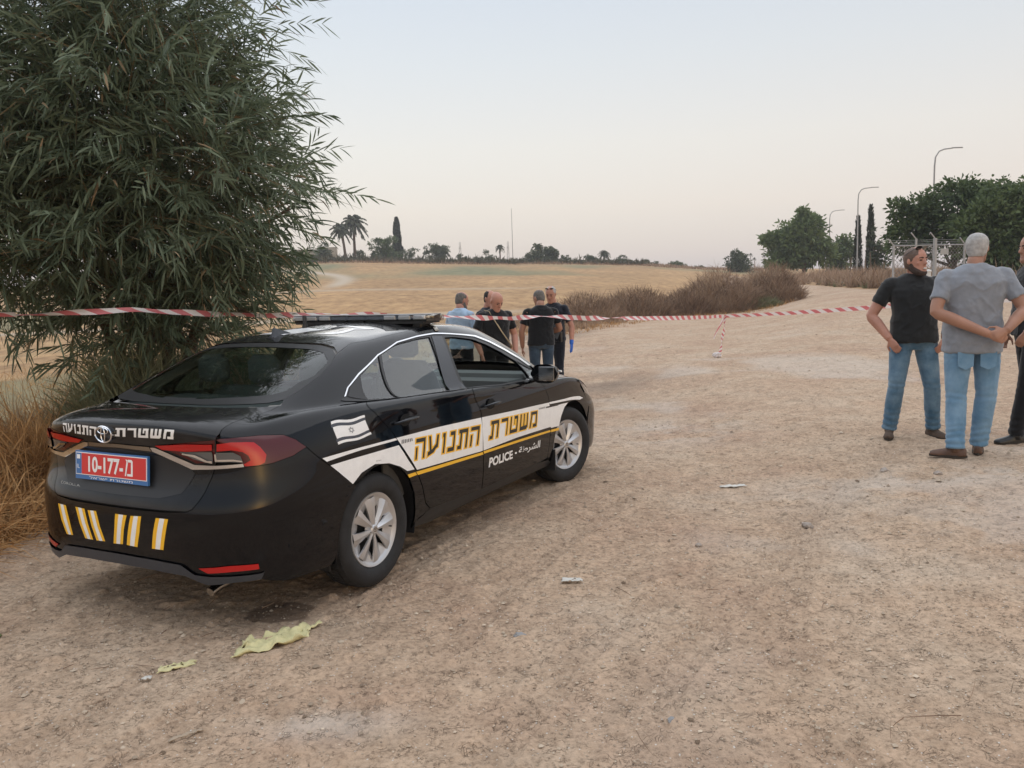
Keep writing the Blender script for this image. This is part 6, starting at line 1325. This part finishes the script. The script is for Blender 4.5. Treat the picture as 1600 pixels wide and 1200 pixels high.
for i,(x,y) in enumerate(((0,0),(1.05,.1),(1.95,.2),(3.6,.8))):
    b = MB(); h = 2.35+(.25 if i in (1,2) else 0); b.tube([(x,y,0),(x,y,h)],.05 if i!=2 else .085,7); b.build('post',M_pole,fence); b = MB(); b.tube([(x,y,h-.02),(x-.28,y-.1,h+.26)],.03,5); b.build('post_arm',M_pole,fence)
    if i<3:
        x2,y2 = ((1.05,.1),(1.95,.2),(3.6,.8))[i]
        o = obj('mesh_panel',[(x,y,.05),(x2,y2,.05),(x2,y2,2.3),(x,y,2.3)],[(0,1,2,3)],M_net,fence,False)
        b = MB(); b.tube([(x,y,2.3),(x2,y2,2.3)],.025,5); b.build('rail',M_pole,fence)
        for k in range(3): b = MB(); b.tube([(x-.08-.09*k,y-.03*k,2.37+.08*k),(x2-.08-.09*k,y2-.03*k,2.37+.08*k)],.006,3); b.build('barbed_wire',M_pole,fence)
sg_ = MB(); sg_.box((0,0,0),(.36,.03,.26)); o = sg_.build('wall_sign',mat('sign_grey',(.35,.35,.34),.6),fence,smooth=False); o.location = (2.35,.15,2.0)
b = MB(); b.tube([(0,0,0),(0,0,1.0)],.10,10); b.lathe([(0,1.12),(.10,1.10),(.13,1.04),(.10,1.0)],12,'z'); b.tube([(-.16,0,.8),(.16,0,.8)],.05,8)
o = b.build('standpipe',mat('white_paint',(.6,.6,.58),.5)); o.location = (16.3,33,gh(16.3,33)-.05); tag(o,'stubby white painted standpipe behind the smiling man','standpipe')
for i,(x,y,h) in enumerate(((33.3,78,2.3),(31.9,76,1.7),(30.9,77,1.9))):
    b = MB(); b.tube([(0,0,0),(.15*(i-1),0,h)],.05,6); o = b.build('wooden_post',M_bark); o.location = (x,y,FZ(x,y)); tag(o,['leaning old fence post at the foot of the slim cypresses','short old fence post in the dry bank','middle old fence post in the dry bank'][i],'post','old fence posts in the dry bank')
# ================================================================ tape and litter
def striped(name, red, white, scale, rough=.45):
    m = mat(name, white, rough); t = m.node_tree; b = t.nodes['Principled BSDF']; u = t.nodes.new('ShaderNodeUVMap'); s = t.nodes.new('ShaderNodeSeparateXYZ'); t.links.new(u.outputs[0],s.inputs[0])
    a = t.nodes.new('ShaderNodeMath'); a.operation = 'MULTIPLY_ADD'; a.inputs[1].default_value = .9; t.links.new(s.outputs[1],a.inputs[0]); t.links.new(s.outputs[0],a.inputs[2]); f = t.nodes.new('ShaderNodeMath'); f.operation = 'FRACT'; t.links.new(a.outputs[0],f.inputs[0])
    g = t.nodes.new('ShaderNodeMath'); g.operation = 'GREATER_THAN'; g.inputs[1].default_value = .5; t.links.new(f.outputs[0],g.inputs[0]); mx = t.nodes.new('ShaderNodeMix'); mx.data_type = 'RGBA'; mx.inputs[6].default_value = (*white,1); mx.inputs[7].default_value = (*red,1); t.links.new(g.outputs[0],mx.inputs[0]); t.links.new(mx.outputs[2],b.inputs['Base Color'])
    tr = t.nodes.new('ShaderNodeBsdfTranslucent'); t.links.new(mx.outputs[2],tr.inputs[0]); ms = t.nodes.new('ShaderNodeMixShader'); ms.inputs[0].default_value = .3; o = t.nodes['Material Output']; t.links.new(b.outputs[0],ms.inputs[1]); t.links.new(tr.outputs[0],ms.inputs[2]); t.links.new(ms.outputs[0],o.inputs[0]); return m
M_tape = striped('red_white_tape',(.60,.17,.18),(.76,.71,.69),1)
def tape(name, pts, w_, twist, mtl, seed=0, sag=.0, per=.30, n=400):
    P = [Vector(p) for p in pts]; Q = []
    for i in range(len(P)-1):
        k = max(2,int(n*(P[i+1]-P[i]).length/sum((P[j+1]-P[j]).length for j in range(len(P)-1))))
        for j in range(k): t = j/k; q = P[i].lerp(P[i+1],t); q.z -= sag*4*t*(1-t)*(P[i+1]-P[i]).length; Q.append(q)
    Q.append(P[-1]); V = []; UV = []; L_ = 0; r_ = random.Random(seed); 
    for i,q in enumerate(Q):
        tn = (Q[min(i+1,len(Q)-1)]-Q[max(i-1,0)]).normalized(); 
        if i: L_ += (q-Q[i-1]).length
        a = twist(L_); up = Vector((0,0,1)) if abs(tn.z)<.8 else Vector((1,0,0)); s1 = (up-tn*up.dot(tn)).normalized(); s2 = tn.cross(s1); d = s1*math.cos(a)+s2*math.sin(a); f = s2*math.cos(a)-s1*math.sin(a); wv = .006*math.sin(L_*9+seed)
        for k_ in (-1,-.33,.33,1): V.append(q+d*(w_(L_) if callable(w_) else w_)*.5*k_+f*(.008*abs(k_)+wv)); UV.append((L_/per,(k_+1)*.25))
    F = [(4*i+k,4*i+k+1,4*i+k+5,4*i+k+4) for i in range(len(Q)-1) for k in range(3)]; o = obj(name,V,F,mtl,None,True)
    uv = o.data.uv_layers.new(name='UVMap'); 
    for lp in o.data.loops: uv.data[lp.index].uv = UV[lp.vertex_index]
    return o
tp = tape('barrier_tape',[(-6.4,5.6,1.64),(-3.0,6.75,1.54),(-1.5,9.0,1.395),(0.5,12.15,1.21),(4.32,17.0,.955),(7.1,14.6,1.165),(10.2,11.8,1.36)],lambda l:.034+.042*min(1,l/11),lambda l:.35*math.sin(l*.9)+.5*math.sin(l*.37+1)+(math.sin(l*.21)>.55)*1.1*math.sin(l*3),M_tape,1,.006,.23,900)
tag(tp,'long red and white barrier tape stretched across the lot in front of the officers','barrier tape')
z_ = gh(4.16,17.0)
tl2 = tape('tape_end',[(4.32,16.98,.955),(4.30,16.93,.72),(4.22,16.9,.45),(4.20,16.88,.25),(4.15,16.86,z_+.03),(4.06,16.8,z_+.02)],.05,lambda l:l*9,M_tape,2,0,.085,120); tag(tl2,'twisted loose end of striped tape hanging down to the ground','tape end')
tl3 = tape('tape_scrap',[(4.31,16.97,.955),(4.22,16.94,.78),(4.13,16.92,.62),(4.09,16.92,.50)],.035,lambda l:l*2+.4,M_tape,3,0,.5,40); tag(tl3,'short pale strip of tape dangling from the same knot','tape scrap')
# bundle at the end of the tape
def crumple(name, loc_, r, m, label, cat, seed, flat=.6, sc=3., amp=.35, lvl=3, rz=0, stretch=(1,1), group=None):
    bm = bmesh.new(); bmesh.ops.create_icosphere(bm,subdivisions=lvl,radius=1)
    for v in bm.verts:
        n_ = noise.noise(v.co*sc+Vector((seed*3.1,seed,0))); n2 = noise.noise(v.co*sc*2.3+Vector((seed,7,0))); k = 1+amp*n_+amp*.5*n2; v.co = Vector((v.co.x*k*r*stretch[0],v.co.y*k*r*stretch[1],v.co.z*k*r*flat))
    me = bpy.data.meshes.new(name); bm.to_mesh(me); bm.free(); me.materials.append(m); o = bpy.data.objects.new(name,me); COL.objects.link(o); o.location = loc_; o.rotation_euler = (0,0,rz); return tag(o,label,cat,group)
crumple('tape_bundle',(4.12,16.84,z_+.05),.085,M_tape,'crumpled bundle of striped tape on the ground under the hanging end','tape bundle',4,.7)
def sheet(name, P, m, label, cat, seed, nx=26, ny=10, h=.03, thick=.003, holes=0):
    """crumpled thin sheet lying on the ground; P: 4 corners (x,y)"""
    P = [np.array(p,float) for p in P]; V = []; r_ = np.random.default_rng(seed)
    for i in range(nx+1):
        for j in range(ny+1):
            a = i/nx; b_ = j/ny; b2 = b_+.16*math.sin(a*9+seed)*(b_-.5); q = (P[0]*(1-a)+P[1]*a)*(1-b2)+(P[3]*(1-a)+P[2]*a)*b2; e = .05*min(1,np.linalg.norm(P[1]-P[0])); q = q+np.array([noise.noise(Vector((a*5,b_*4,seed))),noise.noise(Vector((a*5,b_*4,seed+5)))])*e
            rid = abs(noise.noise(Vector((a*3,b_*7,seed+2.5)))); V.append((q[0],q[1],gh(q[0],q[1])+.006+h*(1-rid*3 if rid<.33 else 0)*(.4+.6*abs(noise.noise(Vector((a*4,b_*3,seed+8)))))+.012*abs(noise.noise(Vector((a*14,b_*11,seed))))))
    F = []
    for i in range(nx):
        for j in range(ny):
            if noise.noise(Vector((i/nx*6,j/ny*4,seed+20)))>.60-holes*2: continue
            F.append((i*(ny+1)+j,(i+1)*(ny+1)+j,(i+1)*(ny+1)+j+1,i*(ny+1)+j+1))
    o = obj(name,V,F,m,None,True); sm = o.modifiers.new('s','SOLIDIFY'); sm.thickness = thick; sm.offset = 1; return tag(o,label,cat)
M_bag = mat('dirty_yellow_plastic',(.60,.55,.30),.6,var=.18,vscale=18,spec=.3,bump=.2,bscale=60); M_litter = mat('litter_white',(.55,.53,.48),.7,var=.15,vscale=20)
sheet('plastic_bag',[(-1.30,3.62),(-.99,3.83),(-1.04,3.98),(-1.28,3.80)],M_bag,'flattened dirty yellow plastic bag in front of the rear bumper','plastic bag',3,34,14,.06)
sheet('bag_strip',[(-1.04,3.90),(-.975,4.02),(-.99,4.03),(-1.055,3.93)],M_bag,'thin twisted strip torn off the yellow bag','plastic strip',5,14,4,.02)
sheet('plastic_scrap',[(-1.58,3.50),(-1.44,3.58),(-1.45,3.62),(-1.59,3.56)],M_bag,'small torn yellow plastic scrap left of the flattened bag','plastic scrap',9,18,6,.02,holes=.15)
sheet('paper_flake',[(-1.625,3.445),(-1.585,3.455),(-1.59,3.48),(-1.62,3.475)],M_litter,'tiny pale flake beside the yellow scrap','paper flake',11,6,4,.008)
sheet('dried_pod',[(-1.30,2.93),(-1.20,3.01),(-1.205,3.02),(-1.305,2.945)],mat('dried_pod',(.36,.28,.2),.7),'curved dry seed pod near the bottom edge','seed pod',13,12,3,.008)
sheet('wrapper',[(.24,4.50),(.36,4.49),(.35,4.55),(.25,4.56)],M_litter,'pale torn wrapper on the open dirt','wrapper',15,10,6,.015,holes=.1)
sheet('paper_strip',[(1.62,6.54),(1.84,6.54),(1.83,6.60),(1.64,6.60)],M_litter,'flat pale paper strip right of the front wheel','paper strip',17,10,5,.01)
sheet('paper_scrap',[(1.02,13.9),(1.18,13.85),(1.2,14.0),(1.0,14.05)],M_litter,'white paper scrap on the dirt beyond the bonnet','paper scrap',19,8,5,.02)
sheet('green_leaf',[(-2.62,3.92),(-2.54,3.94),(-2.54,3.99),(-2.62,3.97)],mat('fallen_leaf',(.16,.19,.07),.6),'fallen green leaf at the left edge of the lot','leaf',21,6,4,.012)
b = MB(); b.box((0,0,0),(.60,.10,.02),bev=.004); o = b.build('white_board',mat('painted_board',(.55,.53,.47),.7,var=.2,vscale=9)); o.location = (-5.02,8.1,gh(-5.0,8.1)+.10); o.rotation_euler = (R(12),R(16),R(-42)); tag(o,'white painted board lying in the straw at the left edge','board')
crumple('concrete_block',(-4.75,7.35,gh(-4.75,7.35)+.12),.14,mat('old_concrete',(.33,.27,.20),.95,var=.2,bump=.4),'weathered concrete lump half hidden in the straw','concrete block',21,1.1,2,.25,3,0,(.8,.8))
LT = [(-4.15,7.0,.05,'white'),(-3.85,7.1,.07,'grey'),(-4.35,6.75,.045,'pinkish'),(-4.5,7.0,.05,'cream')]
for i,(x,y,r,c) in enumerate(LT): crumple('rubbish',(x,y,gh(x,y)+r*.4),r,[M_litter,mat('grey_litter',(.4,.4,.4),.7),mat('pink_litter',(.5,.3,.26),.7),mat('cream_litter',(.5,.43,.3),.7)][i],'%s crumpled litter on the ground left of the car, %s'%(c,['nearest the car','beside the white piece','closest to the camera','under the straw'][i]),'litter',30+i,.5,3,.5,2,0,(1.3,1),'litter left of the car')
M_stone = mat('pale_stone',(.34,.29,.25),.9,var=.25,vscale=30); M_stone2 = mat('grey_stone',(.26,.255,.25),.85,var=.2,vscale=30)
ST = [(0,3.81,.024,'smooth grey pebble alone in the open dirt',M_stone2,.5),(.56,2.99,.017,'dark pebble near the bottom edge in a little hollow',M_stone2,.7),(1.92,5.41,.030,'pale angular stone in the middle of the open dirt',M_stone,.7),(1.13,5.1,.02,'small brown stone left of the pale angular one',M_stone,.7),(2.95,6.6,.035,'pale stone in front of the grey haired man',M_stone,.6),(3.25,6.35,.028,'lower pale stone in front of the grey haired man',M_stone,.7)]
for i,(x,y,r,l,m_,f) in enumerate(ST): crumple('stone',(x,y,gh(x,y)+r*f*.3),r,m_,l,'stone',50+i,f,1.6,.4,2,i*1.1,(1.25,.9),'stones on the dirt')
# gravel: thousands of small grains, one mass
def gravel(n, seed):
    r_ = np.random.default_rng(seed); ico = [(0,0,1),(.9,0,.2),(.28,.85,.25),(-.72,.53,.2),(-.72,-.53,.25),(.28,-.85,.2)]; fc = [(0,1,2),(0,2,3),(0,3,4),(0,4,5),(0,5,1)]
    yy = 2.6*(30/2.6)**(r_.random(n)**.8); xx = yy*r_.uniform(-.62,.68,n); k = lotmask(xx,yy)>.5; dn = fbm(xx,yy,.5,3,81); k &= r_.random(n)<(.25+1.3*sstep(.4,.7,dn)+.5*(xx>0)); xx = xx[k]; yy = yy[k]; n = len(xx)
    s = (.0028+.0035*r_.random(n)**2+ (r_.random(n)<.05)*.006+(r_.random(n)<.012)*.010)*(.8+yy*.06); B = np.array(ico)*(1+.0*0); a = r_.uniform(0,6.28,n); ca,sa = np.cos(a),np.sin(a); jit = 1+r_.normal(size=(n,6))*.22
    X = (B[None,:,0]*ca[:,None]-B[None,:,1]*sa[:,None])*s[:,None]*jit+xx[:,None]; Y = (B[None,:,0]*sa[:,None]+B[None,:,1]*ca[:,None])*s[:,None]*jit+yy[:,None]; Z = B[None,:,2]*s[:,None]*jit*.8+gz(xx,yy)[:,None]+.002
    # sit on the displaced soil
    rg = (fbm(xx,yy,.5,3,20)-.5)*.07*sstep(1,6,np.hypot(xx,yy))+(fbm(xx,yy,3,4,22)-.5)*.022+(fbm(xx,yy,17,3,25)-.5)*.017; Z += (rg*sstep(30,8,np.hypot(xx,yy)))[:,None]
    V = np.stack([X,Y,Z],-1).reshape(-1,3); F = (np.array(fc)[None]+np.arange(n)[:,None,None]*6).reshape(-1,3); o = obj('gravel',V,F.astype(np.int32),leafmat('gravel_grain',(.16,.115,.08),(.60,.49,.37),.95,0,.05),None,False)
    t = np.repeat(np.clip(.55+r_.normal(size=n)*.24,0,1),6); c = o.data.color_attributes.new('tint','FLOAT_COLOR','POINT'); c.data.foreach_set('color',np.stack([t,t,t,t*0+1],-1).reshape(-1).astype(np.float32)); return tag(o,'small scattered stones and crumbs on the dirt',kind='stuff')
gravel(42000, 5)
def twigs(n, seed):
    r_ = np.random.default_rng(seed); yy = r_.uniform(2.8,12,n); xx = yy*r_.uniform(-.6,.6,n); k = (lotmask(xx,yy)>.6)&(r_.random(n)<np.where(xx<-1.2,.9,.25)); xx = xx[k]; yy = yy[k]; n = len(xx); a = r_.uniform(0,6.28,n)
    o = ribbons('fallen_twigs',np.column_stack([xx,yy,gz(xx,yy)+.012]),np.column_stack([np.cos(a),np.sin(a),a*0+.05]),.05+.16*r_.random(n)**2,.004,.05,r_.random(n)*.7,M_drybush,None,3,[1,.9,.7,0],.25); return tag(o,'fallen twigs and dry leaves strewn on the dirt',kind='stuff')
twigs(700, 6)
# ---------------------------------------------------------------- air
hz_m = bpy.data.materials.new('air'); hz_m.use_nodes = True; ht = hz_m.node_tree; ht.nodes.clear(); ho = ht.nodes.new('ShaderNodeOutputMaterial'); pv = ht.nodes.new('ShaderNodeVolumePrincipled')
pv.inputs['Color'].default_value = (.93,.94,.97,1); pv.inputs['Density'].default_value = .0006; pv.inputs['Anisotropy'].default_value = .2; ht.links.new(pv.outputs[0],ho.inputs['Volume'])
hb_ = MB(); hb_.box((0,0,12),(900,900,46)); hz_o = hb_.build('haze',hz_m,None,smooth=False); tag(hz_o,'pale evening haze over the field',kind='stuff')
